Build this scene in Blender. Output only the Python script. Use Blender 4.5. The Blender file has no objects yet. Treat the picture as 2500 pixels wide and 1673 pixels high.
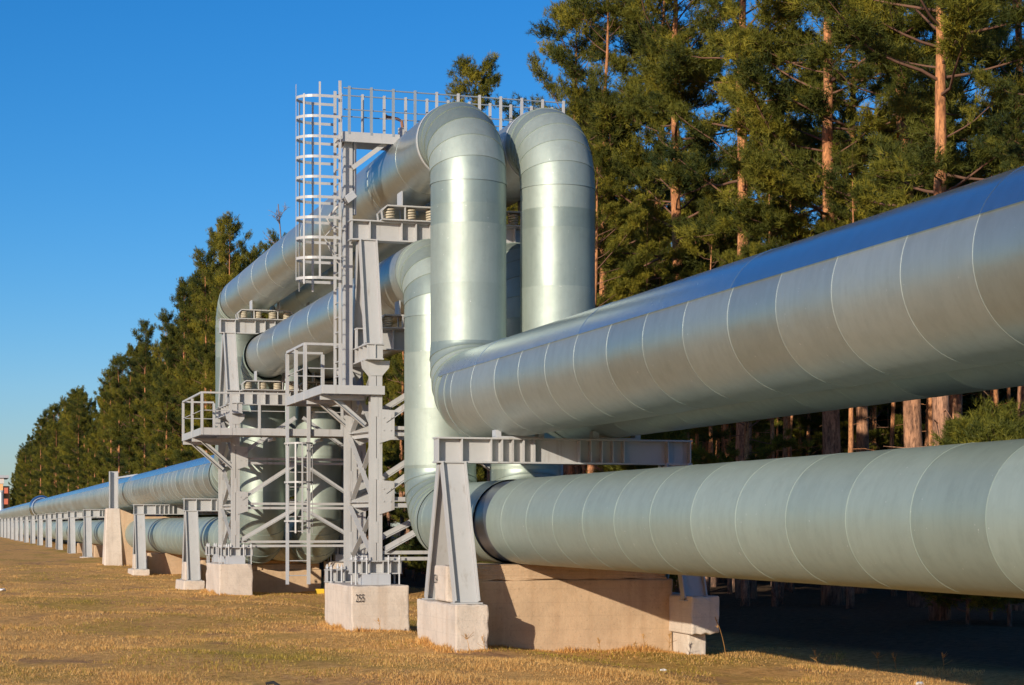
import bpy, math, random
import numpy as np
from mathutils import Vector, Matrix

random.seed(7)
RNG = np.random.default_rng(7)
C = bpy.context.scene.collection
SC = bpy.context.scene
R = math.radians

# ------------------------------------------------------------------ camera, sky, sun
# Metres.  +Y runs along the pipeline away from the camera, +X towards the forest, Z up.
# Heights in the builders are measured from eye level; EYE lifts everything on build.
EYE = 2.0
YAW = 16.94
cam_data = bpy.data.cameras.new("camera")
cam = bpy.data.objects.new("camera", cam_data)
C.objects.link(cam)
cam.location = (0, 0, EYE)
cam.rotation_euler = (R(90), 0, R(-YAW))
cam_data.sensor_width = 36.0
cam_data.lens = 65.7
cam_data.shift_y = (524.6 - 342.5) / 1024.0
cam_data.clip_start = 0.5
cam_data.clip_end = 4000
SC.camera = cam

SUN_AZ, SUN_EL = 48.0, 15.0           # azimuth from -Y towards -X, elevation
world = bpy.data.worlds.new("World")
SC.world = world
world.use_nodes = True
wn = world.node_tree.nodes
wl = world.node_tree.links
wn.clear()
sky = wn.new("ShaderNodeTexSky")
sky.sky_type = 'NISHITA'
sky.sun_disc = False
sky.sun_elevation = R(SUN_EL)
sky.sun_rotation = R(180 + SUN_AZ)
sky.air_density = 1.0
sky.dust_density = 0.3
sky.ozone_density = 3.0
hsv = wn.new("ShaderNodeHueSaturation")
hsv.inputs['Saturation'].default_value = 1.25
hsv.inputs['Value'].default_value = 1.0
bg = wn.new("ShaderNodeBackground")
bg.inputs['Strength'].default_value = 0.095
out = wn.new("ShaderNodeOutputWorld")
wl.new(sky.outputs[0], hsv.inputs['Color'])
sep_ = wn.new("ShaderNodeSeparateColor")
comb_ = wn.new("ShaderNodeCombineColor")
wl.new(hsv.outputs[0], sep_.inputs[0])


def sky_chan(i, gain, power):
    m1 = wn.new("ShaderNodeMath"); m1.operation = 'MULTIPLY'; m1.inputs[1].default_value = 0.1
    m2 = wn.new("ShaderNodeMath"); m2.operation = 'POWER'; m2.inputs[1].default_value = power
    m3 = wn.new("ShaderNodeMath"); m3.operation = 'MULTIPLY'; m3.inputs[1].default_value = gain * 10
    wl.new(sep_.outputs[i], m1.inputs[0]); wl.new(m1.outputs[0], m2.inputs[0])
    wl.new(m2.outputs[0], m3.inputs[0]); wl.new(m3.outputs[0], comb_.inputs[i])


sky_chan(0, 1.18, 1.42)
sky_chan(1, 1.03, 1.0)
sky_chan(2, 1.42, 0.97)
wl.new(comb_.outputs[0], bg.inputs['Color'])
wl.new(bg.outputs[0], out.inputs['Surface'])

sun_data = bpy.data.lights.new("sun", 'SUN')
sun_data.energy = 5.0
sun_data.angle = R(0.53)
sun_data.color = (1.0, 0.885, 0.73)
sun = bpy.data.objects.new("sun", sun_data)
C.objects.link(sun)
a, e = R(SUN_AZ), R(SUN_EL)
TO_SUN = Vector((-math.sin(a) * math.cos(e), -math.cos(a) * math.cos(e), math.sin(e)))
sun.rotation_euler = TO_SUN.to_track_quat('Z', 'Y').to_euler()
sun.location = (-30, -30, 30)

SC.view_settings.view_transform = 'Standard'
SC.view_settings.look = 'None'
SC.view_settings.exposure = 0.0
SC.view_settings.gamma = 1.0
SC.view_settings.use_curve_mapping = False
SC.cycles.use_denoising = True
SC.cycles.max_bounces = 8
SC.cycles.transparent_max_bounces = 4


# ------------------------------------------------------------------ materials
def new_mat(name):
    m = bpy.data.materials.new(name)
    m.use_nodes = True
    nt = m.node_tree
    return m, nt, nt.nodes, nt.links, nt.nodes['Principled BSDF']


def nd(nt, kind, **kw):
    n = nt.nodes.new(kind)
    for k, v in kw.items():
        if k in n.inputs:
            n.inputs[k].default_value = v
        else:
            setattr(n, k, v)
    return n


def ramp(nt, fac, stops):
    r = nt.nodes.new("ShaderNodeValToRGB")
    el = r.color_ramp.elements
    while len(el) > 1:
        el.remove(el[0])
    for i, (p, c) in enumerate(stops):
        if i == 0:
            el[0].position = p
            k = el[0]
        else:
            k = el.new(p)
        k.color = (c[0], c[1], c[2], 1) if not isinstance(c, (int, float)) else (c, c, c, 1)
    nt.links.new(fac, r.inputs[0])
    return r.outputs[0]


def math_node(nt, op, a_, b_=0.0):
    m = nt.nodes.new("ShaderNodeMath")
    m.operation = op
    for i, v in enumerate((a_, b_)):
        if isinstance(v, (int, float)):
            m.inputs[i].default_value = v
        else:
            nt.links.new(v, m.inputs[i])
    return m.outputs[0]


def mix_col(nt, fac, c1, c2, blend='MIX'):
    m = nt.nodes.new("ShaderNodeMix")
    m.data_type = 'RGBA'
    m.blend_type = blend
    for sock, v in ((m.inputs[0], fac), (m.inputs[6], c1), (m.inputs[7], c2)):
        if isinstance(v, (int, float)):
            sock.default_value = v
        elif isinstance(v, tuple):
            sock.default_value = (v[0], v[1], v[2], 1)
        else:
            nt.links.new(v, sock)
    return m.outputs[2]


def noise(nt, vec, scale, detail=4.0, rough=0.55):
    n = nd(nt, "ShaderNodeTexNoise", Scale=scale, Detail=detail, Roughness=rough)
    nt.links.new(vec, n.inputs['Vector'])
    return n.outputs[0]


def coords(nt, scale=None):
    t = nt.nodes.new("ShaderNodeNewGeometry").outputs['Position']
    if scale:
        m = nt.nodes.new("ShaderNodeMapping")
        m.inputs['Scale'].default_value = scale
        nt.links.new(t, m.inputs[0])
        return m.outputs[0]
    return t


def bump(nt, bsdf, height, strength, dist):
    b = nd(nt, "ShaderNodeBump", Strength=strength, Distance=dist)
    nt.links.new(height, b.inputs['Height'])
    nt.links.new(b.outputs[0], bsdf.inputs['Normal'])


def cladding(name, lo, hi, metallic, rough, rough_var, dent=0.25):
    """zinc coated sheet: brightness and gloss differ from sheet to sheet"""
    m, nt, N, L, b = new_mat(name)
    p = coords(nt)
    att = nd(nt, "ShaderNodeAttribute", attribute_name="sheet")
    big = noise(nt, p, 0.9, 5)
    fine = noise(nt, p, 14, 3)
    f = math_node(nt, 'ADD', math_node(nt, 'MULTIPLY', att.outputs['Fac'], 0.65), math_node(nt, 'MULTIPLY', big, 0.45))
    col = ramp(nt, f, [(0.15, lo), (0.85, hi)])
    spots = ramp(nt, noise(nt, p, 5.5, 8, 0.7), [(0.36, 0.80), (0.5, 1.0)])
    col = mix_col(nt, 0.3, col, spots, 'MULTIPLY')
    drip = ramp(nt, noise(nt, coords(nt, (7, 7, 0.6)), 1.0, 5, 0.65), [(0.40, 0.82), (0.56, 1.0)])
    col = mix_col(nt, 0.35, col, drip, 'MULTIPLY')
    flecks = ramp(nt, noise(nt, p, 16, 2, 0.5), [(0.745, 0.0), (0.765, 1.0)])
    col = mix_col(nt, math_node(nt, 'MULTIPLY', flecks, 0.55), col, (0.75, 0.75, 0.72))
    L.new(col, b.inputs['Base Color'])
    b.inputs['Metallic'].default_value = metallic
    r = math_node(nt, 'ADD', math_node(nt, 'MULTIPLY', att.outputs['Fac'], rough_var), rough)
    r = math_node(nt, 'ADD', r, math_node(nt, 'MULTIPLY', math_node(nt, 'SUBTRACT', fine, 0.5), 0.10))
    L.new(r, b.inputs['Roughness'])
    h = math_node(nt, 'ADD', noise(nt, p, 1.1, 2), math_node(nt, 'MULTIPLY', noise(nt, p, 3.5, 2), 0.25))
    bump(nt, b, h, dent, 0.06)
    return m


M = {}
M['riser'] = cladding("galvanised_riser_sheet", (0.27, 0.33, 0.285), (0.41, 0.475, 0.415), 0.55, 0.43, 0.20, 0.26)
M['run'] = cladding("galvanised_run_sheet", (0.34, 0.39, 0.365), (0.45, 0.50, 0.465), 0.70, 0.34, 0.16, 0.24)
M['loop'] = cladding("darker_loop_sheet", (0.40, 0.44, 0.40), (0.50, 0.54, 0.50), 0.76, 0.31, 0.12, 0.16)
M['low'] = cladding("weathered_matt_sheet", (0.29, 0.355, 0.305), (0.365, 0.44, 0.38), 0.40, 0.42, 0.10, 0.10)
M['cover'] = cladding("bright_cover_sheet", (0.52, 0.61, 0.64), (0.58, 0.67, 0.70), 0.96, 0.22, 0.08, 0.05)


def painted(name, col, rough=0.5, var=0.12, metallic=0.0, rust=0.25):
    m, nt, N, L, b = new_mat(name)
    p = coords(nt)
    n1 = noise(nt, p, 2.2, 6, 0.65)
    c = mix_col(nt, n1, tuple(x * (1 - var) for x in col), tuple(min(1, x * (1 + var)) for x in col))
    streak = noise(nt, coords(nt, (9, 9, 0.7)), 1.0, 5, 0.6)
    c = mix_col(nt, math_node(nt, 'MULTIPLY', ramp(nt, streak, [(0.58, 0.0), (0.75, 1.0)]), rust), c,
                (col[0] * 0.55, col[1] * 0.45, col[2] * 0.36))
    L.new(c, b.inputs['Base Color'])
    b.inputs['Roughness'].default_value = rough
    b.inputs['Metallic'].default_value = metallic
    bump(nt, b, noise(nt, p, 30, 3), 0.08, 0.01)
    return m


M['paint'] = painted("light_grey_paint", (0.43, 0.432, 0.42), 0.42, 0.14, 0.0, 0.50)
M['paint_dark'] = painted("weathered_grey_paint", (0.42, 0.44, 0.46))
M['zinc'] = painted("galvanised_steel", (0.56, 0.57, 0.57), 0.42, 0.1, 0.35)
M['rail'] = painted("dull_blue_grey_rail", (0.24, 0.29, 0.33), 0.5)
M['bitumen'] = painted("dark_band", (0.045, 0.055, 0.075), 0.32, 0.3)
M['spring'] = painted("rusty_cream_spring", (0.50, 0.44, 0.32), 0.5, 0.3)
M['rusty'] = painted("rusty_brown_steel", (0.28, 0.13, 0.07), 0.8, 0.4)
M['black'] = painted("black_paint", (0.02, 0.02, 0.02), 0.6, 0.2)
M['yellow'] = painted("yellow_paint", (0.75, 0.50, 0.03), 0.5, 0.1)
M['litter'] = painted("white_litter", (0.80, 0.79, 0.76), 0.6, 0.1, 0, 0.0)
M['orange_wall'] = painted("ochre_wall", (0.80, 0.46, 0.20), 0.8, 0.05)
M['red_wall'] = painted("red_balcony", (0.62, 0.16, 0.09), 0.7, 0.1)
M['pale_wall'] = painted("pale_wall", (0.62, 0.58, 0.54), 0.8, 0.05)
M['window'] = painted("dim_window", (0.52, 0.36, 0.24), 0.3, 0.1)


def concrete(name, col):
    m, nt, N, L, b = new_mat(name)
    p = coords(nt)
    n1 = noise(nt, p, 1.3, 8, 0.65)
    c = ramp(nt, n1, [(0.25, tuple(x * 0.74 for x in col)), (0.5, col), (0.78, tuple(min(1, x * 1.14) for x in col))])
    streak = noise(nt, coords(nt, (5, 5, 0.35)), 1.0, 5, 0.6)
    c = mix_col(nt, math_node(nt, 'MULTIPLY', ramp(nt, streak, [(0.5, 0.0), (0.75, 1.0)]), 0.45), c,
                (col[0] * 0.62, col[1] * 0.52, col[2] * 0.42))
    sepz = nt.nodes.new("ShaderNodeSeparateXYZ")
    L.new(p, sepz.inputs[0])
    board = math_node(nt, 'FRACT', math_node(nt, 'ADD', math_node(nt, 'MULTIPLY', sepz.outputs[2], 4.3), math_node(nt, 'MULTIPLY', n1, 0.12)))
    lines = ramp(nt, board, [(0.0, 0.72), (0.05, 1.0), (0.97, 1.0), (1.0, 0.72)])
    c = mix_col(nt, 0.35, c, lines, 'MULTIPLY')
    blot = ramp(nt, noise(nt, p, 2.6, 7, 0.72), [(0.52, 0.0), (0.60, 1.0)])
    c = mix_col(nt, math_node(nt, 'MULTIPLY', blot, 0.30), c, (col[0] * 0.60, col[1] * 0.58, col[2] * 0.56))
    pit = ramp(nt, noise(nt, p, 26, 4, 0.7), [(0.30, 0.55), (0.40, 1.0)])
    c = mix_col(nt, 0.7, c, pit, 'MULTIPLY')
    L.new(c, b.inputs['Base Color'])
    b.inputs['Roughness'].default_value = 0.9
    h = math_node(nt, 'ADD', noise(nt, p, 18, 6, 0.7), math_node(nt, 'MULTIPLY', noise(nt, p, 3, 3), 1.2))
    bump(nt, b, h, 0.35, 0.03)
    return m


M['concrete'] = concrete("pale_concrete", (0.61, 0.525, 0.43))
M['concrete_tan'] = concrete("tan_concrete", (0.55, 0.385, 0.235))


def bark():
    m, nt, N, L, b = new_mat("pine_bark")
    tc = nt.nodes.new("ShaderNodeTexCoord")
    sep = nt.nodes.new("ShaderNodeSeparateXYZ")
    L.new(tc.outputs['Object'], sep.inputs[0])
    mp = nt.nodes.new("ShaderNodeMapping")
    mp.inputs['Scale'].default_value = (9, 9, 2.2)
    L.new(tc.outputs['Object'], mp.inputs[0])
    n1 = noise(nt, mp.outputs[0], 1.0, 6, 0.7)
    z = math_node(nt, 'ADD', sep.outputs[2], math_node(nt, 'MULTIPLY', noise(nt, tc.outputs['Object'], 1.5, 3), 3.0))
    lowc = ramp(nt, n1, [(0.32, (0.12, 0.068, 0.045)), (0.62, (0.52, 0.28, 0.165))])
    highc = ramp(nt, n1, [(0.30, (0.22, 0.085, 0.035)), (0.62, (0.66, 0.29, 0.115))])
    footc = ramp(nt, n1, [(0.32, (0.030, 0.024, 0.020)), (0.62, (0.13, 0.095, 0.072))])  # greyer foot bark, darkened to paint in the shade below the pipes
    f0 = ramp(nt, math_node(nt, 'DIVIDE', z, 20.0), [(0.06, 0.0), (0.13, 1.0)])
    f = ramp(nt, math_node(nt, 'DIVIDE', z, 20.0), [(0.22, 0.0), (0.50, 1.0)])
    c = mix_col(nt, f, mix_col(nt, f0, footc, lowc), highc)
    cracks = ramp(nt, noise(nt, mp.outputs[0], 2.6, 3, 0.6), [(0.38, 0.35), (0.50, 1.0)])
    L.new(mix_col(nt, 0.75, c, cracks, 'MULTIPLY'), b.inputs['Base Color'])
    b.inputs['Roughness'].default_value = 0.95
    bump(nt, b, n1, 0.7, 0.05)
    return m


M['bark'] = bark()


def foliage(name, dark, mid, lit, trans=0.2):
    m, nt, N, L, b = new_mat(name)
    att = nd(nt, "ShaderNodeAttribute", attribute_name="tint")
    info = nt.nodes.new("ShaderNodeObjectInfo")
    f = math_node(nt, 'ADD', math_node(nt, 'MULTIPLY', att.outputs['Fac'], 0.75),
                  math_node(nt, 'MULTIPLY', info.outputs['Random'], 0.25))
    c = ramp(nt, f, [(0.05, dark), (0.5, mid), (0.95, lit)])
    L.new(c, b.inputs['Base Color'])
    b.inputs['Roughness'].default_value = 0.65
    b.inputs['Specular IOR Level'].default_value = 0.25
    tr = nt.nodes.new("ShaderNodeBsdfTranslucent")
    L.new(c, tr.inputs[0])
    mx = nt.nodes.new("ShaderNodeMixShader")
    mx.inputs[0].default_value = trans
    L.new(b.outputs[0], mx.inputs[1])
    L.new(tr.outputs[0], mx.inputs[2])
    L.new(mx.outputs[0], N['Material Output'].inputs['Surface'])
    return m


M['needles'] = foliage("pine_needles", (0.028, 0.046, 0.011), (0.125, 0.128, 0.015), (0.32, 0.27, 0.027), 0.25)
M['dry'] = foliage("dry_grass_blades", (0.46, 0.245, 0.075), (0.80, 0.47, 0.155), (0.90, 0.65, 0.28), 0.3)
M['olive'] = foliage("olive_grass_blades", (0.22, 0.17, 0.025), (0.42, 0.31, 0.045), (0.64, 0.46, 0.10), 0.3)
M['limb'] = painted("pine_limb_bark", (0.17, 0.085, 0.05), 0.9, 0.4)
M['twig'] = painted("grey_twig", (0.20, 0.16, 0.14), 0.9)


def ground_mat():
    m, nt, N, L, b = new_mat("dry_field")
    p = coords(nt)
    big = noise(nt, coords(nt, (0.30, 0.11, 0.3)), 1.0, 6, 0.6)
    fine = noise(nt, p, 7.0, 8, 0.72)
    dryc = ramp(nt, fine, [(0.28, (0.34, 0.175, 0.055)), (0.5, (0.74, 0.395, 0.125)), (0.72, (0.92, 0.59, 0.23))])
    grn = ramp(nt, fine, [(0.25, (0.17, 0.125, 0.020)), (0.5, (0.40, 0.28, 0.045)), (0.75, (0.62, 0.42, 0.10))])
    c = mix_col(nt, ramp(nt, big, [(0.50, 0.0), (0.66, 0.80)]), dryc, grn)
    bare = noise(nt, coords(nt, (0.55, 0.20, 0.5)), 1.0, 7, 0.68)
    soil = ramp(nt, fine, [(0.25, (0.22, 0.105, 0.045)), (0.5, (0.46, 0.235, 0.11)), (0.75, (0.66, 0.40, 0.22))])
    c = mix_col(nt, ramp(nt, bare, [(0.54, 0.0), (0.64, 0.9)]), c, soil)
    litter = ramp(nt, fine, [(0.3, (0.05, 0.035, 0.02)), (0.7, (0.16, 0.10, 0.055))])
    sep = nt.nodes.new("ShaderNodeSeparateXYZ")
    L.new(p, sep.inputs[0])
    wood = ramp(nt, math_node(nt, 'DIVIDE', sep.outputs[0], 40.0), [(0.335, 0.0), (0.385, 1.0)])  # wood litter begun at the pipe shadow's edge, painting that shade darker
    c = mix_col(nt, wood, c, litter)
    L.new(c, b.inputs['Base Color'])
    b.inputs['Roughness'].default_value = 1.0
    b.inputs['Specular IOR Level'].default_value = 0.1
    h = math_node(nt, 'ADD', fine, math_node(nt, 'MULTIPLY', noise(nt, p, 40, 3), 0.4))
    bump(nt, b, h, 0.9, 0.10)
    return m


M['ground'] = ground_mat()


# ------------------------------------------------------------------ mesh helpers
def tag(o, label=None, cat=None, group=None, kind=None):
    if label: o['label'] = label
    if cat: o['category'] = cat
    if group: o['group'] = group
    if kind: o['kind'] = kind
    return o


def thing(name, label, cat, loc, group=None):
    """Empty at the thing's base; loc z is measured from eye level"""
    o = bpy.data.objects.new(name, None)
    o.empty_display_size = 0.3
    C.objects.link(o)
    o.location = (loc[0], loc[1], loc[2] + EYE)
    return tag(o, label, cat, group)


def copy_tree(o, parent=None):
    c = o.copy()
    C.objects.link(c)
    if parent is not None:
        c.parent = parent
    for ch in list(o.children):
        copy_tree(ch, c)
    return c


V = Vector


class MB:
    """collects pieces in eye-level world coordinates, builds ONE mesh object"""

    def __init__(s):
        s.v = []; s.f = []; s.a = []

    def add(s, vs, fs, at=0.5):
        n = len(s.v)
        s.v += [tuple(x) for x in vs]
        s.f += [tuple(i + n for i in q) for q in fs]
        s.a += [at] * len(fs)
        return s

    def box(s, x0, x1, y0, y1, z0, z1, at=0.5):
        vs = [(x, y, z) for z in (z0, z1) for y in (y0, y1) for x in (x0, x1)]
        return s.add(vs, [(0, 2, 3, 1), (4, 5, 7, 6), (0, 1, 5, 4), (2, 6, 7, 3), (0, 4, 6, 2), (1, 3, 7, 5)], at)

    def bar(s, p, q, w, h, side=None):
        """prism from p to q, w along side, h across"""
        p, q = V(p), V(q)
        d = (q - p).normalized()
        if side is None:
            side = V((0, 0, 1)).cross(d)
            if side.length < 1e-3: side = V((1, 0, 0))
        side = V(side); side = (side - d * side.dot(d)).normalized()
        up = d.cross(side)
        vs = []
        for c in (p, q):
            for sx, sz in ((-1, -1), (1, -1), (1, 1), (-1, 1)):
                vs.append(c + side * (sx * w / 2) + up * (sz * h / 2))
        return s.add(vs, [(3, 2, 1, 0), (4, 5, 6, 7), (0, 1, 5, 4), (1, 2, 6, 5), (2, 3, 7, 6), (3, 0, 4, 7)])

    def ibar(s, p, q, side, wd, fd, t=0.025):
        """I section: web wd wide along side, a flange fd deep at each edge"""
        p, q = V(p), V(q)
        d = (q - p).normalized()
        side = V(side); side = (side - d * side.dot(d)).normalized()
        s.bar(p, q, wd - 2 * t - 0.004, t * 0.8, side)
        for k in (-1, 1):
            o = side * (k * (wd / 2 - t / 2))
            s.bar(p + o, q + o, t, fd, side)
        return s

    def angle(s, p, q, w=0.09, t=0.014, side=(1, 0, 0), flip=1):
        """L section"""
        p, q = V(p), V(q)
        d = (q - p).normalized()
        side = V(side); side = (side - d * side.dot(d)).normalized()
        up = d.cross(side) * flip
        s.bar(p, q, w, t, side)
        o = side * (w / 2 - t / 2) + up * (w / 2 + t / 2)
        s.bar(p + o, q + o, t, w - t, side)
        return s

    def tube(s, pts, r, n=8, cap=True):
        pts = [V(p) for p in pts]
        rs = r if isinstance(r, (list, tuple)) else [r] * len(pts)
        vs, fs = [], []
        prev = None
        for i, p in enumerate(pts):
            d = (pts[min(i + 1, len(pts) - 1)] - pts[max(i - 1, 0)]).normalized()
            if prev is None:
                prev = d.orthogonal().normalized()
            u = (prev - d * prev.dot(d)).normalized()
            prev = u
            w = d.cross(u)
            for k in range(n):
                t = 2 * math.pi * k / n
                vs.append(p + u * (math.cos(t) * rs[i]) + w * (math.sin(t) * rs[i]))
        for i in range(len(pts) - 1):
            for k in range(n):
                k2 = (k + 1) % n
                fs.append((i * n + k, i * n + k2, (i + 1) * n + k2, (i + 1) * n + k))
        if cap:
            fs.append(tuple(range(n - 1, -1, -1)))
            m = (len(pts) - 1) * n
            fs.append(tuple(m + k for k in range(n)))
        return s.add(vs, fs)

    def strip(s, pts, w, t, wide):
        """flat strip following pts; wide = direction of its width"""
        pts = [V(p) for p in pts]
        wide = V(wide).normalized()
        vs, fs = [], []
        for i, p in enumerate(pts):
            d = (pts[min(i + 1, len(pts) - 1)] - pts[max(i - 1, 0)]).normalized()
            nrm = d.cross(wide).normalized()
            for a_, b_ in ((-1, -1), (1, -1), (1, 1), (-1, 1)):
                vs.append(p + wide * (a_ * w / 2) + nrm * (b_ * t / 2))
        for i in range(len(pts) - 1):
            for k in range(4):
                k2 = (k + 1) % 4
                fs.append((i * 4 + k, i * 4 + k2, (i + 1) * 4 + k2, (i + 1) * 4 + k))
        fs.append((3, 2, 1, 0)); m = (len(pts) - 1) * 4; fs.append((m, m + 1, m + 2, m + 3))
        return s.add(vs, fs)

    def rings(s, rings, cap=(False, False)):
        """rings: list of (centre, u, w, radius, sheet) -> skin"""
        n = 72
        vs, fs, at = [], [], []
        ct = [(math.cos(2 * math.pi * k / n), math.sin(2 * math.pi * k / n)) for k in range(n)]
        for c, u, w, r, sh in rings:
            for x, y in ct:
                vs.append(c + u * (x * r) + w * (y * r))
        base = len(s.v)
        s.v += [tuple(x) for x in vs]
        for i in range(len(rings) - 1):
            for k in range(n):
                k2 = (k + 1) % n
                s.f.append((base + i * n + k, base + i * n + k2, base + (i + 1) * n + k2, base + (i + 1) * n + k))
                s.a.append(rings[i + 1][4])
        if cap[0]:
            s.f.append(tuple(base + k for k in range(n - 1, -1, -1))); s.a.append(0.5)
        if cap[1]:
            m = base + (len(rings) - 1) * n
            s.f.append(tuple(m + k for k in range(n))); s.a.append(0.5)
        return s

    def build(s, name, mat, parent=None, smooth=None, bevel=0.0):
        me = bpy.data.meshes.new(name)
        off = V((0, 0, EYE))
        wl_ = V((0, 0, 0))
        p = parent
        while p is not None:
            wl_ = wl_ + p.location
            p = p.parent
        sh = off - wl_
        me.from_pydata([(x + sh.x, y + sh.y, z + sh.z) for x, y, z in s.v], [], s.f)
        at = me.attributes.new('sheet', 'FLOAT', 'FACE')
        at.data.foreach_set('value', s.a)
        me.materials.append(mat)
        if smooth is not None:
            me.polygons.foreach_set('use_smooth', [True] * len(me.polygons))
            me.set_sharp_from_angle(angle=R(smooth))
        me.update()
        o = bpy.data.objects.new(name, me)
        C.objects.link(o)
        if parent is not None:
            o.parent = parent
        if bevel > 0:
            b = o.modifiers.new('edges', 'BEVEL')
            b.width = bevel
            b.segments = 1
            b.limit_method = 'ANGLE'
            b.angle_limit = R(40)
        return o


def np_mesh(name, verts, faces_tri, tint, mat):
    me = bpy.data.meshes.new(name)
    nv, nf = len(verts), len(faces_tri)
    me.vertices.add(nv)
    me.vertices.foreach_set('co', np.asarray(verts, dtype=np.float32).ravel())
    me.loops.add(nf * 3)
    me.loops.foreach_set('vertex_index', np.asarray(faces_tri, dtype=np.int32).ravel())
    me.polygons.add(nf)
    me.polygons.foreach_set('loop_start', np.arange(0, nf * 3, 3, dtype=np.int32))
    try:
        me.polygons.foreach_set('loop_total', np.full(nf, 3, dtype=np.int32))
    except Exception:
        pass
    at = me.attributes.new('tint', 'FLOAT', 'FACE')
    at.data.foreach_set('value', np.asarray(tint, dtype=np.float32))
    me.materials.append(mat)
    me.update(calc_edges=True)
    me.validate()
    return me


# ------------------------------------------------------------------ ground
GY = [-300, 0, 30, 36, 56, 64, 80, 110, 140, 170, 300, 1800]
GZ = [-2.0, -2.0, -2.0, -2.10, -2.06, -2.18, -2.12, -1.90, -1.76, -1.80, -1.80, -1.8]


def ground_z(x, y):
    x = np.asarray(x, float); y = np.asarray(y, float)
    z = np.interp(y, GY, GZ)
    t = np.clip((x - 8.2) / 2.6, 0, 1); t = t * t * (3 - 2 * t)
    near = np.clip((58 - y) / 12, 0, 1)
    z = z - 0.22 * t * near
    t2 = np.clip((x - 13.5) / 5, 0, 1)
    z = z + 0.30 * t2 * near
    z = z + 0.035 * np.sin(x * 0.9 + 1.3) * np.cos(y * 0.53) + 0.025 * np.sin(x * 2.3 + y * 1.1)
    z = z + 0.02 * np.sin(x * 0.31 * y * 0.05 + y * 0.7)
    return z


def axis(vals):
    return np.array(sorted(set(vals)))


xs = axis([-900, -500, -250, -120, -60, -30] + list(np.arange(-16, 30, 0.5)) + list(np.arange(30, 80, 4)) + [90, 120, 180, 300, 600, 1200])
ys = axis([-300, -120, -50, -20, -5] + list(np.arange(0, 70, 0.5)) + list(np.arange(70, 340, 3)) + [360, 420, 500, 700, 1000, 1800])
gx, gy = np.meshgrid(xs, ys)
gzv = ground_z(gx, gy)
verts = np.stack([gx, gy, gzv + EYE], -1).reshape(-1, 3)
nx, ny = len(xs), len(ys)
me = bpy.data.meshes.new('ground')
idx = np.arange(nx * ny).reshape(ny, nx)
quads = np.stack([idx[:-1, :-1], idx[:-1, 1:], idx[1:, 1:], idx[1:, :-1]], -1).reshape(-1, 4)
me.from_pydata(verts.tolist(), [], quads.tolist())
me.polygons.foreach_set('use_smooth', [True] * len(me.polygons))
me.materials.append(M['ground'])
ground = bpy.data.objects.new('ground', me)
C.objects.link(ground)
tag(ground, kind='structure')


def gz(x, y):
    return float(ground_z(x, y))


# ------------------------------------------------------------------ pipes
X_AX, Z_AX, Y_AX = V((1, 0, 0)), V((0, 0, 1)), V((0, 1, 0))
PITCH = 1.33
rsheet = random.Random(11)


def run_y(X, Z, y0, y1, r, phase=14.2, lip=0.0026, pitch=PITCH):
    """straight run along Y of lapped sheets; each lap edge faces the near end"""
    mb = MB()
    rg = []
    k0 = math.ceil((y0 - phase) / pitch)
    seams = [phase + k * pitch for k in range(k0, k0 + int((y1 - y0) / pitch) + 2)]
    seams = [s_ for s_ in seams if y0 + 0.1 < s_ < y1 - 0.1]
    cur = rsheet.random()
    rr = r
    rg.append((V((X, y0, Z)), X_AX, Z_AX, r + lip, cur))
    for s_ in seams:
        j = rsheet.uniform(-0.04, 0.04)
        rg.append((V((X, s_ + j, Z)), X_AX, Z_AX, r, cur))
        cur = rsheet.random()
        rg.append((V((X, s_ + j + 0.001, Z)), X_AX, Z_AX, r + lip, cur))
        rg.append((V((X, s_ + j + 0.015, Z)), X_AX, Z_AX, r + lip, cur))
        rg.append((V((X, s_ + j + 0.030, Z)), X_AX, Z_AX, r + lip * 0.35, cur))
    rg.append((V((X, y1, Z)), X_AX, Z_AX, r, cur))
    return mb.rings(rg)


def run_z(X, Y, z0, z1, r, seams, lip=0.006):
    mb = MB()
    rg = []
    cur = rsheet.random()
    rg.append((V((X, Y, z0)), X_AX, Y_AX, r, cur))
    for s_ in sorted(seams):
        if not (z0 + 0.05 < s_ < z1 - 0.05): continue
        rg.append((V((X, Y, s_ - 0.04)), X_AX, Y_AX, r + lip * 0.4, cur))
        rg.append((V((X, Y, s_)), X_AX, Y_AX, r + lip, cur))
        cur = rsheet.random()
        rg.append((V((X, Y, s_ + 0.001)), X_AX, Y_AX, r, cur))
    rg.append((V((X, Y, z1)), X_AX, Y_AX, r, cur))
    return mb.rings(rg)


def bend(X, yc, zc, rb, f, r0, r1, gores=5, lip=0.013):
    """elbow in the YZ plane about (yc, zc); f(a) -> unit vector from the bend centre"""
    mb = MB()
    rg = []
    for g in range(gores):
        cur = rsheet.random()
        for k in range(4):
            t = (g + k / 3.0) / gores
            a_ = t * math.pi / 2
            y_, z_ = f(a_)
            c = V((X, yc + rb * y_, zc + rb * z_))
            out_ = V((0, y_, z_))
            r = r0 + (r1 - r0) * t
            r += (lip if k == 0 else lip * 0.2 if k < 3 else 0)
            rg.append((c, X_AX, out_, r, cur))
    return mb.rings(rg)


def ring_band(X, Y, Z, r, w, axis_='y'):
    mb = MB()
    prof = [(-w / 2, r - 0.05), (-w / 2, r), (w / 2, r), (w / 2, r - 0.05)]
    rg = []
    for d, rr in prof:
        c = V((X, Y + d, Z)) if axis_ == 'y' else V((X, Y, Z + d))
        rg.append((c, X_AX, Z_AX if axis_ == 'y' else Y_AX, rr, 0.5))
    return mb.rings(rg)


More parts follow.
